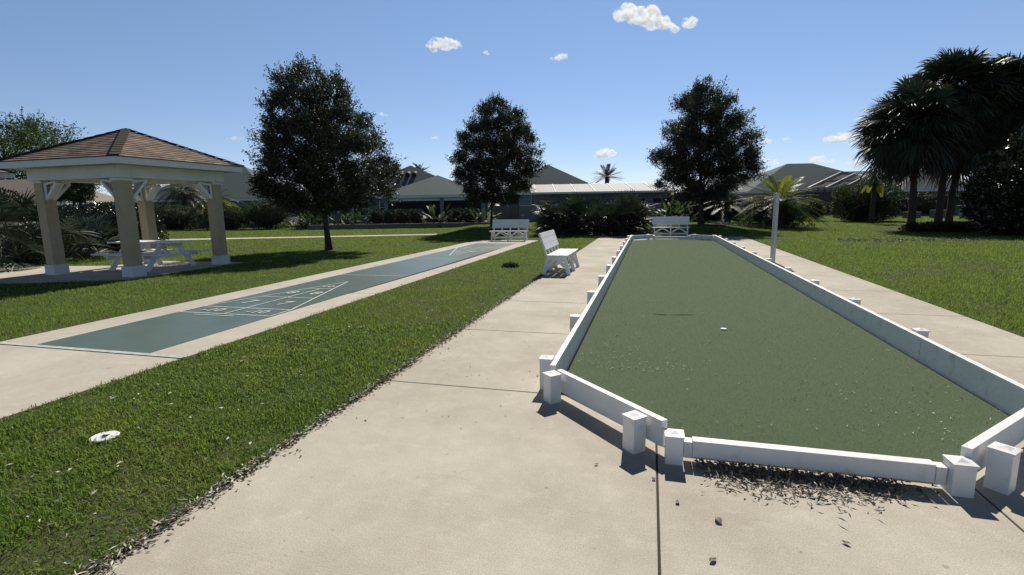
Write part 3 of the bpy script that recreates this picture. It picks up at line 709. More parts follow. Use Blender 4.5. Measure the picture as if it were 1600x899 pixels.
# ------------------------------------------------------------------ trees
oak('oak_tree', (-11.9, 16.98, 0), 6.75, 2.42, 1.65, 3.0, .125, 3, 'largest looking dark oak, between the pavilion and the shuffleboard court', 95000, lean=-.45, leaf=.09)
o2 = (-9.4, 30.05); oak('oak_tree', (o2[0], o2[1], float(rise(*o2))), 7.6, 2.6, 1.5, 3.7, .085, 11, 'slim trunked oak behind the bench at the far end of the shuffleboard court', 80000, leaf=.105, lean=.5)
o3 = (2.87, 32.0); oak('oak_tree', (o3[0], o3[1], float(rise(*o3))), 7.9, 2.85, 1.6, 3.6, .17, 21, 'broad egg shaped oak behind the bench at the far end of the bocce court', 110000, leaf=.10, lean=-.3)
oak('shade_tree', V(-44.5, 46), 9.9, 7.2, 3.0, 5.8, .28, 31, 'wide pale green tree rising behind the pavilion roof at far left', 40000, 'hedgelight', None, leaf=.2, dense=.6)
oak('small_tree', V(-25.9, 30.5), 3.5, 1.4, 2.3, 2.9, .07, 37, 'small spreading tree seen through the pavilion above a tan roof', 9000, 'leafdark', None, leaf=.12, dense=.3)
for i, (s_, d_, H, R, lx, ly, lab) in enumerate((
        (21.4, 27.2, 5.35, 3.0, -.4, 0, 'leftmost cabbage palm of the right clump, with the lowest hanging crown'),
        (23.5, 28.0, 7.1, 2.95, 0, 0, 'tallest cabbage palm of the right clump, its crown in the middle'),
        (26.4, 27.4, 6.7, 2.95, 0, .3, 'cabbage palm of the right clump cut by the picture edge'),
        (24.6, 28.6, 5.2, 2.9, .2, 0, 'cabbage palm behind the others of the right clump, filling its low centre'))):
    sabal(V(s_, d_), H, R, 40 + i, lab, lean=(lx, ly))
oak('magnolia_tree', V(22.2, 21.2), 3.95, 2.75, .1, 1.7, .10, 51, 'low dark glossy leaved tree at the right picture edge', 42000, 'gloss', None, leaf=.17, dense=.9)
feather_palm('young_palm', V(24.4, 34.5), 3.1, 22, 1.0, 61, 'slender palm with a small yellowish crown just left of the cabbage palms', .13, -.6, .8, .5, .35, .05, 'cycad')
feather_palm('date_palm', V(11.6, 62), 4.7, 34, 2.1, 62, 'spiky date palm crown showing above the pale metal roof', .25, -.1, .98, .22, .5, .06)
feather_palm('date_palm', V(-11.2, 64), 5.7, 28, 1.7, 63, 'palm top peeking over the grey roof ridge left of centre', .22, -.1, .98, .25, .45, .06)
feather_palm('shade_palm', V(-29.6, 46.5), 3.3, 40, 2.5, 64, 'dark drooping palm framed between the back and right pavilion columns', .2, -.35, .7, .55, .5, .07)
feather_palm('yellow_palm', V(-25.2, 44.0), 2.3, 30, 2.1, 65, 'yellow tinged feather palm right of the right pavilion column', .15, -.3, .95, .5, .5, .07, 'cycad')
feather_palm('cycad_palm', V(16.1, 30.6), 1.5, 64, 2.5, 66, 'large bushy yellow green palm behind the tall grey post', .28, -.3, .97, .33, .48, .055, 'cycad', 'low feather palms beyond the bocce court', 'palm bush')
feather_palm('cycad_palm', V(14.3, 34.0), 1.2, 54, 2.3, 67, 'dark low palm between the right oak trunk and the yellow green palm', .28, -.4, .9, .5, .42, .05, 'leafdark', 'low feather palms beyond the bocce court', 'palm bush')
strap_plant(V(11.3, 35.5), 2.1, 60, 68, 'light green broad leaved plant just left of the right oak trunk', 'hedgelight', .12, 'broad leaved plants round the right oak')
strap_plant(V(13.2, 36.5), 2.3, 60, 69, 'dark broad leaved plant close behind the right oak trunk', 'hedge', .12, 'broad leaved plants round the right oak')
pm = Vg(4.45, 27.2); fan_clump('palmetto_clump', pm, 2.75, 1.5, 2.25, 300, .75, 70, 'wide dark palmetto thicket on the lawn between the two far benches', 'palm', None, -.15, 20, 'palm bush', .07)
shrub('low_bush', Vg(4.45, 27.3), 2.6, 1.2, 1.25, 'dark leafy undergrowth filling the palmetto thicket', 'leafdark', 8000, .10, 2.4, -.1, YB, 71, .25)
fan_clump('fan_palm', V(-15.6, 15.4), 1.2, 1.1, 2.75, 64, .8, 72, 'tall fan palm bush at the left picture edge behind the left pavilion column', 'palm', None, -.1, 24, 'palm bush', .055)
fan_clump('silver_palm', V(-15.35, 17.4), .75, .75, 1.95, 46, .85, 73, 'silvery fan palm just right of the left pavilion column', 'silverpalm', None, -.2, 26, 'palm bush', .055)
shrub('tall_hedge', V(-16.5, 20.6), 2.6, 1.0, 1.95, 'tall dark hedge seen between the left and near pavilion columns', 'gloss', 16000, .10, 4, 0, 0, 74, .12, None, 'hedge')
shrub('tall_hedge', V(-20.6, 19.5), 2.4, 1.2, 2.5, 'dark hedge behind the fan palm at the left picture edge', 'leafdark', 9000, .13, 3, 0, 0, 75, .15, None, 'hedge')
for i, (s_, d_, rx, ry, h, bx, lab, m) in enumerate((
        (-29.0, 43.6, 2.3, 1.1, 1.95, 4, 'clipped rounded hedge between the back and right pavilion columns', 'hedge'),
        (-23.4, 42.4, 1.7, 1.1, 1.85, 3, 'lower rounded hedge right of the right pavilion column', 'hedge'),
        (-20.0, 42.0, 1.9, 1.2, 2.3, 3, 'higher rounded hedge left of the left oak trunk', 'hedge'),
        (-17.2, 42.5, .45, .45, 1.5, 2, 'left one of two narrow upright shrubs by the white doorway', 'leafdark'),
        (-16.1, 42.5, .45, .45, 1.5, 2, 'right one of two narrow upright shrubs by the white doorway', 'leafdark'))):
    shrub('hedge', V(s_, d_), rx, ry, h, lab, m, 6500 if rx > 1 else 1600, .12, bx, 0, YB, 80 + i, .1, 'hedges before the left houses', 'hedge')
names6 = ['first square clipped hedge of the row, beside the left oak foliage', 'second square clipped hedge of the row under the dark lanai', 'third square clipped hedge of the row under the dark lanai', 'fourth square clipped hedge, left of the arching plant', 'fifth square clipped hedge, right of the arching plant', 'square clipped hedge nearest the slim oak trunk']
for i, px in enumerate((597, 617, 637, 658, 722, 741)):
    s_ = (px - 800) / 790.6 * 41.5 - .2
    shrub('square_hedge', V(s_, 41.2), .52, .5, 1.42, names6[i], 'leafdark', 2400, .09, 9, 0, YB, 90 + i, .04, 'square clipped hedges before the grey roofed house', 'hedge')
for i, (px, h, lab) in enumerate(((690, 2.0, 'arching big leaved plant in the gap of the square hedge row'), (757, 1.8, 'big leaved plant just left of the slim oak trunk'), (566, 1.6, 'bright leaved plant at the left end of the square hedges'), (545, 1.5, 'leafy plant before the blue grey wing, right of the left oak trunk'), (496, 1.5, 'leafy plant before the blue grey wing, left of the left oak trunk'), (478, 1.3, 'small leafy plant at the bed end by the white doorway'))):
    strap_plant(V((px - 800) / 790.6 * 40.8, 40.4), h, 46, 100 + i, lab, 'hedge')
shrub('boxy_hedge', V(26.6, 38.4), 2.0, 1.6, 2.72, 'big rounded block hedge on the right lawn before the pool cage', 'hedge', 15000, .13, 4.6, .1, YB, 110, .08, None, 'hedge')
shrub('long_hedge', V(41.0, 49.5), 5.2, 1.1, 2.2, 'long dark hedge behind the cabbage palm trunks', 'leafdark', 9000, .15, 7, 0, YB, 111, .06, None, 'hedge')
shrub('side_bush', V(16.2, 31.3), 1.75, 1.1, 1.55, 'dense dark bush at the foot of the yellow green palm', 'hedge', 5200, .12, 2.2, -.05, YB, 120, .25)
shrub('side_bush', V(14.0, 35.0), 1.9, 1.0, 2.3, 'dense dark bush behind the dark low palm by the right oak', 'leafdark', 5200, .12, 2.2, -.05, YB, 121, .25)
shrub('side_bush', V(23.8, 40.5), 1.0, .9, 1.75, 'yellow green loose bush left of the big rounded block hedge', 'hedgelight', 2600, .13, 2, 0, YB, 112, .2)
shrub('side_bush', V(20.7, 42.5), 1.5, .9, 1.6, 'dark bush behind the yellow green palm', 'hedge', 3200, .13, 2, 0, YB, 113, .2)
shrub('side_bush', V(29.2, 43.0), 1.2, .9, 1.2, 'low bush right of the big rounded block hedge', 'hedge', 2600, .12, 2, 0, YB, 114, .2)
shrub('side_bush', V(15.6, 46.5), 2.0, 1, 2.9, 'tall dark shrub filling the gap between the metal roof and the right oak trunk', 'leafdark', 4200, .14, 2, 0, YB, 116, .2)
shrub('side_bush', V(18.6, 46), 2.3, 1, 2.0, 'dark shrub in the gap right of the low grey wall', 'leafdark', 3600, .13, 2, 0, YB, 115, .2)

# ------------------------------------------------------------------ houses (built in the view frame: x across, y away)
def hip(mb, s0, s1, d0, d1, ze, r0, r1, zr, over=.0):
    """hipped roof over a rectangle: ridge from r0 to r1 (s, d) at height zr"""
    c = [(s0, d0, ze), (s1, d0, ze), (s1, d1, ze), (s0, d1, ze)]; a, b = (*r0, zr), (*r1, zr); bm = mb.bm
    v = [bm.verts.new(p) for p in c]; e = [bm.verts.new((p[0], p[1], ze - .012)) for p in c]
    A = bm.verts.new(a); B = bm.verts.new(b) if r0 != r1 else A
    if A is B:
        for i in range(4): bm.faces.new((v[i], v[(i + 1) % 4], A))
    elif abs(r1[0] - r0[0]) >= abs(r1[1] - r0[1]):
        bm.faces.new((v[0], v[1], B, A)); bm.faces.new((v[2], v[3], A, B)); bm.faces.new((v[1], v[2], B)); bm.faces.new((v[3], v[0], A))
    else:
        bm.faces.new((v[0], v[1], A)); bm.faces.new((v[2], v[3], B)); bm.faces.new((v[1], v[2], B, A)); bm.faces.new((v[3], v[0], A, B))
    bm.faces.new(e[::-1])
    for i in range(4): bm.faces.new((e[i], e[(i + 1) % 4], v[(i + 1) % 4], v[i]))
    return mb
def house(name, s0, s1, d0, d1, ze, r0, r1, zr, label, roofm, wallm, wins=(), over=.45, cat='house', group=None, z0=-.1):
    base = V((s0 + s1) / 2, d0); r = empty(name, base, YB, label, cat, group); ox = (s0 + s1) / 2; oy = d0
    X = lambda s_: s_ - ox; Y = lambda d_: d_ - oy
    wl = MB().box(X(s0), X(s1), Y(d0), Y(d1), z0, ze - .09).build('wall', MT[wallm], r)
    hip(MB(), X(s0) - over, X(s1) + over, Y(d0) - over, Y(d1) + over, ze + .002, (X(r0[0]), Y(r0[1])), (X(r1[0]), Y(r1[1])), zr).build('roof', MT[roofm], r)
    f = MB(); o = over - .01
    f.box(X(s0) - o, X(s1) + o, -o, -o + .03, ze - .2, ze - .014).box(X(s0) - o, X(s0) - o + .03, -o + .031, Y(d1) + o, ze - .2, ze - .014).box(X(s1) + o - .03, X(s1) + o, -o + .031, Y(d1) + o, ze - .2, ze - .014)
    f.build('fascia', MT['fascia'], r)
    MB().box(X(s0) - o + .032, X(s1) + o - .032, -o + .032, Y(d1), ze - .088, ze - .06).build('soffit', MT['fascia'], r)
    for (a, b, za, zb) in wins:
        w_ = MB(); xa, xb = X(a), X(b)
        for q in ((xa - .06, xa, za - .06, zb + .06), (xb, xb + .06, za - .06, zb + .06), (xa, xb, zb, zb + .06), (xa, xb, za - .06, za)): w_.box(q[0], q[1], -.05, .02, q[2], q[3])
        w_.box(xa, xb, -.035, .02, (za + zb) / 2 - .02, (za + zb) / 2 + .02)
        fr = w_.build('window', MT['fascia'], r); MB().box(xa, xb, -.015, .02, za, zb).build('pane', MT['glass'], fr)
    return r, X, Y
# grey roofed house left of centre: tall rear roof, lower lanai roof in front, wing to the left
hA, X, Y = house('grey_roof_house', -19.5, -11.2, 47.2, 57, 2.75, (-14, 52), (-9.6, 52), 5.35, 'blue grey house with grey hip roofs, dark lanai and three round roof vents', 'greyroof', 'bluewall',
                 ((-14.5, -13.1, .9, 2.1), (-12.0, -11.35, 1.0, 2.2), (-17.6, -16.6, .9, 2.1)))
hip(MB(), X(-11.75), X(-1.9), Y(44.6), Y(54), 2.6, (X(-6.9), Y(49.2)), (X(-6.9), Y(49.2)), 4.55).build('roof', MT['greyroof'], hA)
hip(MB(), X(-15.5), X(-3.2), Y(47.0), Y(58), 2.8, (X(-9.75), Y(50.8)), (X(-9.75), Y(53)), 5.62).build('roof', MT['greyroof'], hA)
q = MB(); q.box(X(-11.7), X(-1.95), Y(44.62), Y(44.66), 2.38, 2.588).box(X(-11.7), X(-11.66), Y(44.67), Y(47), 2.38, 2.588); q.build('fascia', MT['fascia'], hA)
for s_ in (-11.1, -6.2, -2.6): MB().box(X(s_), X(s_ + .32), Y(45.0), Y(45.32), -.1, 2.35).build('column', MT['bluewall'], hA)
MB().box(X(-11.1), X(-2.28), Y(45.05), Y(45.3), 2.12, 2.378).build('lanai_beam', MT['fascia'], hA)
MB().box(X(-10.77), X(-6.21), Y(45.12), Y(45.16), 0, 2.118).box(X(-5.87), X(-2.61), Y(45.12), Y(45.16), 0, 2.118).build('lanai_screen', MT['screen'], hA)
MB().box(X(-11.1), X(-2.3), Y(50), Y(53.9), -.1, 2.5).build('wall', MT['bluewall'], hA)
for i in range(3):
    a = MB(); x = X(-10.35 + i * .62); a.tube([(x, Y(49.05), 4.62), (x, Y(49.9), 4.80)], .23, 12); a.build('roof_vent', MT['screen'], hA)
# entry with white columns
for s_ in (-18.6, -16.95): MB().box(X(s_), X(s_ + .3), Y(46.4), Y(46.7), -.1, 2.3).build('entry_column', MT['plinth'], hA)
house('grey_roof_house', -35.0, -22.4, 47.5, 58, 2.62, (-29.2, 52.5), (-26.8, 52.5), 5.9, 'blue grey house with grey hip roof behind the clipped hedges left of the left oak', 'greyroof', 'bluewall', ((-31.5, -30.2, .9, 2.1), (-28.5, -27.3, .9, 2.1)))
house('tan_roof_house', -43, -31.2, 36.0, 41.5, 2.3, (-38.5, 38.8), (-34.2, 38.8), 4.1, 'house with a tan shingle roof seen through the pavilion over the dark hedge', 'tanroof', 'tanwall', ())
house('far_house', -1.5, 12.8, 70, 82, 3.2, (5.2, 75.5), (5.6, 75.5), 7.35, 'far grey roofed house peeking above the pale metal roof', 'greyroof', 'bluewall', ())
house('far_house', 28.2, 46.5, 60.5, 72, 2.75, (35.0, 65.5), (38.2, 65.5), 6.25, 'house with broad brownish grey hip roof behind the yellow green palm', 'greyroof', 'tanwall', ((32, 33.5, .9, 2.1),))
# neighbour with low pale metal roof, low grey wall, trellis
mh = empty('metal_roof_house', V(9, 51), YB, 'long low building with a pale metal roof behind the palmetto thicket', 'house')
m_ = MB(); m_.hexa([(-7.0, -.6, 2.72), (7.3, -.6, 2.72), (7.3, 4.0, 3.66), (-7.0, 4.0, 3.66), (-7.0, -.6, 2.80), (7.3, -.6, 2.80), (7.3, 4.0, 3.74), (-7.0, 4.0, 3.74)])
rf = m_.build('roof', MT['whiteroof'], mh)
for i in range(8): x = -6.5 + i * 1.95; MB().bar((x, -.6, 2.825), (x, 4.0, 3.765), .06, .05).build('roof_seam', MT['fascia'], rf)
MB().box(-7.02, 7.32, -.68, -.605, 2.64, 2.82).build('gutter', MT['fascia'], mh)
MB().box(-6.8, 7.1, .5, 3.8, -.1, 2.9).build('wall', MT['greywall'], mh)
for i in range(6):
    x = -6.2 + i * 2.3; fr = MB().box(x, x + 1.5, .42, .495, .95, 2.1).build('window', MT['cagedark'], mh); MB().box(x + .06, x + 1.44, .40, .418, 1.0, 2.05).build('pane', MT['glass'], fr)
for i in range(5): MB().box(-6.9 + i * 3.5, -6.78 + i * 3.5, -.55, -.43, -.1, 2.68).build('porch_post', MT['cagedark'], mh)
gwl = empty('low_wall', V(7.2, 49.6), YB, 'low blue grey garden wall with pale coping below the metal roof', 'wall')
MB().box(-8.9, 8.2, 0, .2, -.1, 1.52).build('wall', MT['greywall'], gwl); MB().box(-8.95, 8.25, -.03, .23, 1.522, 1.60).build('coping', MT['plinth'], gwl)
tl_ = empty('garden_trellis', V(.33, 48.8), YB, 'tall dark lattice trellis panel standing before the low grey wall', 'trellis')
q = MB()
for x in (-.52, .48): q.box(x, x + .05, 0, .05, -.1, 2.2)
q.box(-.52, .53, 0, .05, 2.203, 2.25); q.build('frame', MT['greywall'], tl_)
q = MB()
for i in range(1, 7): q.box(-.52 + i * .145, -.50 + i * .145, .01, .03, 0, 2.19)
for i in range(1, 13): q.box(-.468, .478, .031, .045, i * .17, i * .17 + .02)
q.build('lattice', MT['cage'], tl_); MB().box(-.46, .47, .06, .08, 0, 2.19).build('backing', MT['cagedark'], tl_)
gp = empty('garden_ornament', V(1.1, 48.2), YB, 'small grey lantern shaped ornament beside the lattice trellis', 'ornament')
q = MB(); q.box(-.14, .14, -.14, .14, -.05, .2).box(-.1, .1, -.1, .1, .201, .6).box(-.17, .17, -.17, .17, .601, .66).box(-.08, .08, -.08, .08, .661, .74); q.build('body', MT['greywall'], gp, .01)
be = empty('planting_bed', V(-8.6, 38.7), YB, 'long dark planting bed edged with stone before the square hedges', 'planting bed')
MB().box(-6.8, 6.9, 0, .22, -.1, .36).build('edging', MT['darkbox'], be, .03); MB().box(-6.75, 6.85, .225, 3.4, -.1, .30).build('soil', MT['mulch'], be)

# pool cage
pc = empty('pool_cage', V(36.5, 55), YB, 'slanted screen pool cage with pale rafters behind the right hedge', 'pool cage'); fb = MB(); sc_ = MB()
EV = [Vector((-4.7 + 1.9 * i, 0, 2.95)) for i in range(7)]; off = Vector((5.3, 3.0, 1.75))
pan = []
for i, e in enumerate(EV):
    MB().bar(e, e + off, .10, .10).build('rafter', MT['cage'], pc); MB().box(e.x - .06, e.x + .06, .06, .18, -.1, 2.9).build('post', MT['cagedark'], pc)
MB().bar(EV[0], EV[-1] + Vector((.05, 0, 0)), .11, .12).build('eave_beam', MT['cage'], pc)
MB().bar(EV[0] + off * .5, EV[-1] + off * .5, .08, .08).build('purlin', MT['cage'], pc); MB().bar(EV[0] + off, EV[-1] + off, .11, .11).build('ridge_beam', MT['cage'], pc)
MB().poly([EV[0] + Vector((0, 0, -.06)), EV[-1] + Vector((0, 0, -.06)), EV[-1] + off - Vector((0, 0, .06)), EV[0] + off - Vector((0, 0, .06))]).build('roof_screen', MT['mesh'], pc)
MB().poly([(-4.7, .12, 0), (6.7, .12, 0), (6.7, .12, 2.9), (-4.7, .12, 2.9)]).build('wall_screen', MT['mesh'], pc)
MB().box(-4.7, 6.7, .05, .11, .9, .98).build('rail', MT['cagedark'], pc)
for i in range(6):
    a = EV[i] + off; MB().bar(a + Vector((0, 0, -.05)), a + Vector((.95, 4.5, .0)), .08, .08).build('roof_beam', MT['cage'], pc)
    MB().bar(EV[i] + off * .5, EV[i] + off * .5 + Vector((0, 1.2, -1.2)), .06, .06).build('strut', MT['cagedark'], pc)
cl_ = empty('lounge_chair', V(39.2, 53.5), YB, 'pale cushioned lounge chair before the pool cage between the palm trunks', 'lounge chair')
q = MB(); q.hexa([(-1.3, 0, 1.75), (.1, 0, 1.75), (.1, .6, 1.75), (-1.3, .6, 1.75), (-1.3, 0, 1.83), (.1, 0, 1.9), (.1, .6, 1.9), (-1.3, .6, 1.83)]); q.build('seat', MT['plinth'], cl_, .03)
MB().bar((.15, .3, 1.8), (.75, .3, 2.45), .6, .09, (1, 0, 0)).build('backrest', MT['plinth'], cl_, .03)
for x in (-1.1, .0): MB().box(x, x + .06, .05, .11, -.1, 1.745).build('leg', MT['cagedark'], cl_)
hh, X, Y = house('screened_house', 41.5, 49.6, 54.2, 60, 2.55, (44.5, 57), (46.3, 57), 4.55, 'dark hip roofed screened porch behind the cabbage palms and long hedge', 'greyroof', 'greywall', ())
for i in range(6): MB().box(X(41.6 + i * 1.55), X(41.72 + i * 1.55), -.30, -.18, -.1, 2.48).build('post', MT['cagedark'], hh)
# small boxes on the right lawn
def ubox(name, s_, d_, wx, wy, h, label, m, cat, group=None):
    r = empty(name, V(s_, d_), YB, label, cat, group); MB().box(-wx / 2, wx / 2, -wy / 2, wy / 2, -.08, h * .82).build('body', MT[m], r, .015); MB().box(-wx / 2 - .03, wx / 2 + .03, -wy / 2 - .03, wy / 2 + .03, h * .822, h).build('lid', MT[m], r, .02)
ubox('utility_pedestal', 41.6, 47.3, .55, .4, .95, 'pale green utility pedestal on the far right lawn', 'box', 'utility box')
ubox('stone_block', 33.8, 43.0, .95, .8, .52, 'low dark flat topped block left of the cabbage palm trunks', 'darkbox', 'block', 'low blocks on the far lawn')
ubox('stone_block', 35.6, 42.4, .95, .8, .66, 'low dark flat topped block right of the cabbage palm trunks', 'darkbox', 'block', 'low blocks on the far lawn')
ubox('utility_box', 38.7, 41.8, 1.15, 1.0, .66, 'grey utility box on the lawn left of the magnolia', 'darkbox', 'utility box')

# ------------------------------------------------------------------ clouds
def ray(px, py):
    return (fwd + right * ((px - 800) / FPX) - upv * ((py - 449.5) / FPX)).normalized()
CLD = [(1012, 29, 88, 24, 'largest cloud, high right of centre', .36), (1078, 36, 18, 14, 'small puff right of the largest cloud', 0), (694, 69, 46, 18, 'ragged cloud high between the left and slim oaks', -.1), (874, 89, 28, 9, 'thin cloud high above the centre', 0), (945, 240, 31, 15, 'rounded cloud low over the metal roof', -.1),
       (1322, 215, 52, 14, 'long flat cloud left of the cabbage palms', 0), (1196, 221, 17, 8, 'small cloud right of the bocce court oak', 0), (1200, 252, 30, 9, 'low cloud above the yellow green palm', .2), (1275, 248, 26, 11, 'low cloud above the right house ridge', 0), (1340, 253, 28, 10, 'low cloud above the pool cage', 0),
       (596, 178, 22, 6, 'wisp right of the left oak', .25), (366, 216, 26, 5, 'wisp left of the left oak', 0), (707, 265, 28, 7, 'low wisp left of the slim oak', -.1), (680, 215, 14, 5, 'tiny wisp left of the slim oak', 0), (758, 82, 10, 5, 'tiny scrap right of the ragged cloud', .4), (1226, 217, 12, 5, 'tiny cloud halfway to the long flat cloud', 0), (1300, 252, 12, 6, 'tiny low cloud between two others by the right house', 0)]
for i, (px, py, w_, h_, lab, sl_) in enumerate(CLD):
    rg = random.Random(200 + i); D = 1000; c = Vector((0, 0, EYE)) + ray(px, py) * D; k = D / FPX; bm = bmesh.new(); n = max(5, int(w_ / 3.2))
    for j in range(n):
        u = rg.uniform(-1, 1) if j > 1 else 0; prof = (1 - abs(u) ** 1.6) * .75 + .25
        rr = h_ * .5 * k * prof * rg.uniform(.55, .95); x = u * w_ * .5 * k; z = (rr - h_ * .42 * k) * rg.uniform(.2, 1.0) - x * sl_ 
        mt = Matrix.Translation((x, rg.uniform(-.3, .3) * h_ * k, z)) @ Matrix.Diagonal((rr * rg.uniform(1.0, 1.9), rr, rr, 1))
        bmesh.ops.create_icosphere(bm, subdivisions=3, radius=1, matrix=mt)
    rn = np.random.default_rng(300 + i); l1 = lumps(rn, 12, 5 / (h_ * k)); l2 = lumps(rn, 12, 14 / (h_ * k))
    for v_ in bm.verts: p = np.array([v_.co]); v_.co += v_.normal * float(l1(p)[0] * .15 + l2(p)[0] * .09 + .05) * h_ * k
    me = bpy.data.meshes.new('cloud'); bm.to_mesh(me); bm.free(); o = link('cloud', me, MT['cloud'], None, True); rm = o.modifiers.new('union', 'REMESH'); rm.mode = 'VOXEL'; rm.voxel_size = h_ * k * .045; o.location = c; o.rotation_euler = (0, 0, math.atan2(-ray(px, py).x, ray(px, py).y))
    tag(o, lab + ', white in the blue sky', 'cloud', 'small white clouds')

# ------------------------------------------------------------------ grass
rng = np.random.default_rng(9)
padp = pad
def inpoly(x, y, P):
    c = np.zeros(len(x), bool); n = len(P)
    for i in range(n):
        (x0, y0), (x1, y1) = P[i][:2], P[(i + 1) % n][:2]
        c ^= ((y0 > y) != (y1 > y)) & (x < (x1 - x0) * (y - y0) / (y1 - y0 + 1e-12) + x0)
    return c
def lawn(x, y, e=0.0):
    j = .012 * np.sin(y * 23) + .010 * np.sin(y * 57 + 1) + .008 * np.sin(y * 131)
    out = ((x > L0 + e + j) & (x < R0 - e - j) & (y < 25.3 - e)) | ((x > SL + e + j) & (x < SR - e - j) & (y < 22.6 - e)) | inpoly(x, y, padp) | inpoly(x, y, [(p.x, p.y) for p in pth])
    s_ = x * SX.x + y * SX.y; d_ = x * DX.x + y * DX.y
    out |= (s_ > -15.5) & (s_ < -1.7) & (d_ > 38.6) | (d_ > 62)
    out |= ((s_ - 23.3) / 4.5) ** 2 + ((d_ - 26) / 3.0) ** 2 < 1
    for (cx_, cy_, rr) in ((-3.7, 2.5, .085), (-11.9, 16.9, .75), (o2[0], o2[1], .9), (o3[0], o3[1], 1.3)): out |= (x - cx_) ** 2 + (y - cy_) ** 2 < rr ** 2 * (1 + .2 * np.sin(np.arctan2(y - cy_, x - cx_) * 5))
    return ~out
N = 1700000
p_ = 1.62; rmin, rmax = 1.75, 60.0; e_ = 2 - p_
u = rng.random(N); rr = (rmin ** e_ + u * (rmax ** e_ - rmin ** e_)) ** (1 / e_); th = rng.uniform(-.86, .86, N)
s_ = rr * np.sin(th); d_ = rr * np.cos(th); x = s_ * SX.x + d_ * DX.x; y = s_ * SX.y + d_ * DX.y
k = lawn(x, y, -.004); x, y, rr = x[k], y[k], rr[k]
pat = lumps(rng, 12, .9); pf = pat(np.stack([x, y, 0 * x], 1)); pat2 = lumps(rng, 14, 5.0); pf2 = pat2(np.stack([x, y, 0 * x], 1)); pf3 = lumps(rng, 16, 16.0)(np.stack([x, y, 0 * x], 1))
k = rng.random(len(x)) < np.clip(.66 + .35 * pf + .42 * pf2 + .3 * pf3, .25, 1); x, y, rr, pf, pf2, pf3 = x[k], y[k], rr[k], pf[k], pf2[k], pf3[k]; n = len(x)
print('grass blades', n)
wd = .0056 * np.clip(rr / 3.0, .9, 30) ** .82; ht = .070 * (1 + .28 * pf + .35 * pf2 + .2 * pf3) * rng.uniform(.55, 1.25, n) * np.clip(rr / 12, 1, 1.6) ** .35
a = rng.uniform(0, 6.28, n); tl2 = np.abs(rng.normal(.7, .42, n)) * (1 + .4 * pf3); base = np.stack([x, y, rise(x, y) - .012], 1); dr_ = np.stack([np.cos(a) * tl2, np.sin(a) * tl2, np.ones(n)], 1); side = np.stack([-np.sin(a), np.cos(a), 0 * a], 1)
nr = rr < 7; parts = [strips(base[nr], dr_[nr], ht[nr] * 1.1, wd[nr], .35, side[nr], 2), strips(base[~nr], dr_[~nr], ht[~nr], wd[~nr] * 1.15, .2, side[~nr], 1)]
tag(np_mesh('grass', *merge(parts), MT['grass']), 'dense green lawn grass on both sides of the courts', 'grass', kind='stuff')

# ------------------------------------------------------------------ leaf litter
def litter(name, x, y, z, L, label, m='litter', cat='leaves', flat=.25, seed=1, wr=.4):
    rn = np.random.default_rng(seed); n = len(x); ax = rn.normal(size=(n, 3)) * np.array([1, 1, flat])
    v, t = leaf_geo(rn, np.stack([x, y, np.broadcast_to(z, (n,))], 1), ax, L, L * wr, .5)
    v[:, 2] = np.maximum(v[:, 2], np.repeat(np.broadcast_to(z, (n,)), 4) - .002 * 0)
    return tag(np_mesh(name, v, t, MT[m]), label, cat, kind='stuff')
n = 6500; y = .2 + 11 * rng.random(n) ** 1.4; cl = .5 + .5 * lumps(rng, 8, 2.2)(np.stack([y, 0 * y, 0 * y], 1)); k = rng.random(n) < np.clip(cl * 1.2 - .1, .16, 1); y = y[k]; n = len(y)
x = L0 + rng.normal(.0, .028, n) + np.where(rng.random(n) < .12, rng.exponential(.05, n), 0); litter('edge_litter', x, y, .004 + .02 * rng.random(n) * (x < L0), .032, 'dry leaves caught along the edge where grass meets the left walkway', seed=3)
n = 1500; x = .30 + 1.25 * np.clip(rng.beta(1.5, 1.9, n), 0, 1); y = 3.10 - np.abs(rng.normal(0, .115, n)) * np.clip(1.15 - .8 * np.abs(x - .78), .25, 1); k = y > 2.70; litter('front_litter', x[k], y[k], .004 + .014 * rng.random(k.sum()), .036, 'heap of dry curled leaves under the near end board of the bocce court', flat=.5, seed=4)
n = 130; x = .35 + 1.0 * rng.beta(2, 2, n); y = 2.93 - np.abs(rng.normal(.02, .09, n)) * np.clip(1.2 - .9 * np.abs(x - .78), .2, 1); litter('front_pale_litter', x, y, .010 + .02 * rng.random(n), .052, 'pale curled leaf strips along the sunny edge of the leaf heap', 'chips', flat=.4, seed=14, wr=.2)
n = 700; y = .4 + 8 * rng.random(n) ** 1.5; x = L0 - .005 + rng.normal(.0, .03, n); litter('edge_pale_litter', x, y, .012 + .02 * rng.random(n), .045, 'pale leaf strips mixed into the dry leaves along the walkway edge', 'chips', flat=.4, seed=15, wr=.22)
n = 170; x = np.concatenate([rng.normal(-.25, .33, n), rng.normal(1.9, .42, n), rng.uniform(-.6, 2.4, 160)]); y = np.concatenate([4.7 + rng.exponential(.55, n), 3.6 + rng.exponential(1.2, n), 3.4 + 14 * rng.random(160) ** 1.3]); k = in_turf(x, y); litter('turf_litter', x[k], y[k], .038, .023, 'pale dry leaf scraps scattered over the bocce turf', 'chips', seed=5)
n = 700; y = 1.4 + 14 * rng.random(n) ** 1.4; x = np.where(rng.random(n) < .72, rng.uniform(-4.8, -2.45, n), rng.uniform(4.3, 8, n)); k = rng.random(n) < .75; litter('lawn_litter', x[k], y[k], .036 + .012 * rng.random(k.sum()), .042, 'pale dry leaves scattered in the lawn grass', 'chips', seed=6)
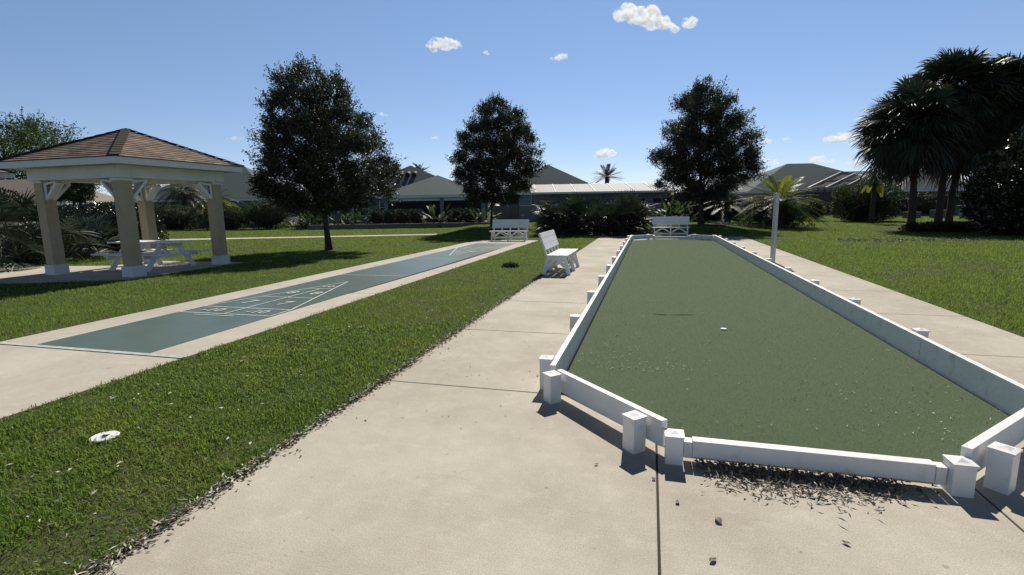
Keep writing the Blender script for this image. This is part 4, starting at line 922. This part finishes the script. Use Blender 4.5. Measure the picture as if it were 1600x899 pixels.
n = 110; x = np.concatenate([rng.uniform(-2.2, -.95, n), rng.uniform(2.9, 4.1, 60)]); y = np.concatenate([3.2 + 9 * rng.random(n) ** 1.2, rng.uniform(4, 18, 60)]); litter('walk_litter', x, y, .003, .018, 'small dry leaf crumbs on the concrete walkways', seed=7)
x = rng.uniform(0, 1, 1400); P = [V(13 + 6 * a + rng.normal() * .2, 19.6 + rng.normal() * .55, 0) for a in x[:1000]]; litter('bed_litter', np.array([p.x for p in P]), np.array([p.y for p in P]), .03, .09, 'pale leaf litter on the bed edge below the magnolia', 'rock', seed=8)
n = 2200; P = [V(12.6 + 5.5 * rng.random(), 31.6 + rng.normal() * .7) for _ in range(n)]; xx = np.array([p.x for p in P]); yy = np.array([p.y for p in P]); litter('ground_cover', xx, yy, rise(xx, yy) + .15 * rng.random(n), .16, 'pale variegated ground cover right of the bocce court oak', 'rock', 'ground cover', 1.2, 9)
q = MB(); bp = V(23.3, 26.0); v0 = q.bm.verts.new((0, 0, .05)); rv = [q.bm.verts.new((math.cos(i / 36 * 2 * PI) * 4.6 * (1 + .05 * math.sin(i * 1.7)), math.sin(i / 36 * 2 * PI) * 3.1 * (1 + .05 * math.sin(i * 2.3)), -.03)) for i in range(36)]
for i in range(36): q.bm.faces.new((v0, rv[i], rv[(i + 1) % 36]))
o = q.build('planting_bed', MT['mulch']); o.location = bp; o.rotation_euler = (0, 0, YB); tag(o, 'dark mulched bed spread below the cabbage palms', 'mulch', None, 'stuff')
shrub('bed_plant', V(21.2, 25.2), 1.6, 1.0, .42, 'low dark creeping plant at the front left of the palm bed', 'leafdark', 3000, .1, 2.5, -.05, YB, 117, .2)
shrub('bed_plant', V(24.2, 24.8), 1.9, 1.1, .5, 'low dark creeping plant at the front middle of the palm bed', 'leafdark', 3000, .1, 2.5, -.05, YB, 118, .2)
shrub('weed_clump', (-3.5, 12.7, 0), .20, .13, .07, 'dark weedy clump in the grass strip left of the near bench', 'hedge', 700, .06, 2.2, -.05, 0, 119, .2, None, 'weed')
for (cx_, cy_, rr, lab) in ((-11.9, 16.9, .8, 'mulch ring round the foot of the left oak'), (o2[0], o2[1], .95, 'mulch ring round the foot of the slim oak'), (o3[0], o3[1], 1.35, 'mulch ring round the foot of the bocce court oak')):
    q = MB(); z = float(rise(cx_, cy_)); v0 = q.bm.verts.new((0, 0, z + .03)); rv = [q.bm.verts.new((math.cos(i / 24 * 2 * PI) * rr * (1 + .08 * math.sin(i * 2.3)), math.sin(i / 24 * 2 * PI) * rr * (1 + .08 * math.sin(i * 2.3)), z - .04)) for i in range(24)]
    for i in range(24): q.bm.faces.new((v0, rv[i], rv[(i + 1) % 24]))
    o = q.build('mulch_ring', MT['mulch']); o.location = (cx_, cy_, 0); tag(o, lab, 'mulch', 'mulch rings', 'stuff')
# single larger dry leaves on the near slab
spots = [(.37, 2.50, .058, 'crumpled dry leaf with a pale side on the near slab, largest of all'), (.31, 2.19, .045, 'curled dry leaf lying nearest the camera on the near slab'), (.92, 2.46, .038, 'single dark leaf on the near slab below the right half of the end board'), (.06, 2.83, .038, 'dry leaf beside the slab joint below the corner post'), (.18, 2.62, .038, 'pale curled leaf between the joint and the leaf heap'), (-.28, 2.92, .03, 'lone brown crumb on the slab left of the corner posts'), (-1.15, 1.55, .03, 'lone brown flake near the bottom edge of the near slab'), (-.98, 4.45, .035, 'dark leaf on the walkway just left of the side board')]
for i, (x, y, L, lab) in enumerate(spots):
    rn = random.Random(i); q = MB(); k = 7; rows = []
    for j in range(k):
        t = j / (k - 1); w2 = L * .28 * math.sin(PI * min(1, t * .93 + .05)) ; z = .002 + L * .16 * abs(math.sin(t * 3 + i)); rows.append([q.bm.verts.new((L * (t - .5), -w2, z + w2 * .3)), q.bm.verts.new((L * (t - .5), 0, z)), q.bm.verts.new((L * (t - .5), w2, z + w2 * .35))])
    for j in range(k - 1):
        for c in (0, 1): q.bm.faces.new((rows[j][c], rows[j][c + 1], rows[j + 1][c + 1], rows[j + 1][c]))
    o = q.build('dry_leaf', MT['litter']); o.location = (x, y, .002); o.rotation_euler = (0, 0, rn.uniform(0, 6)); tag(o, lab, 'leaf', 'dry leaves on the concrete')
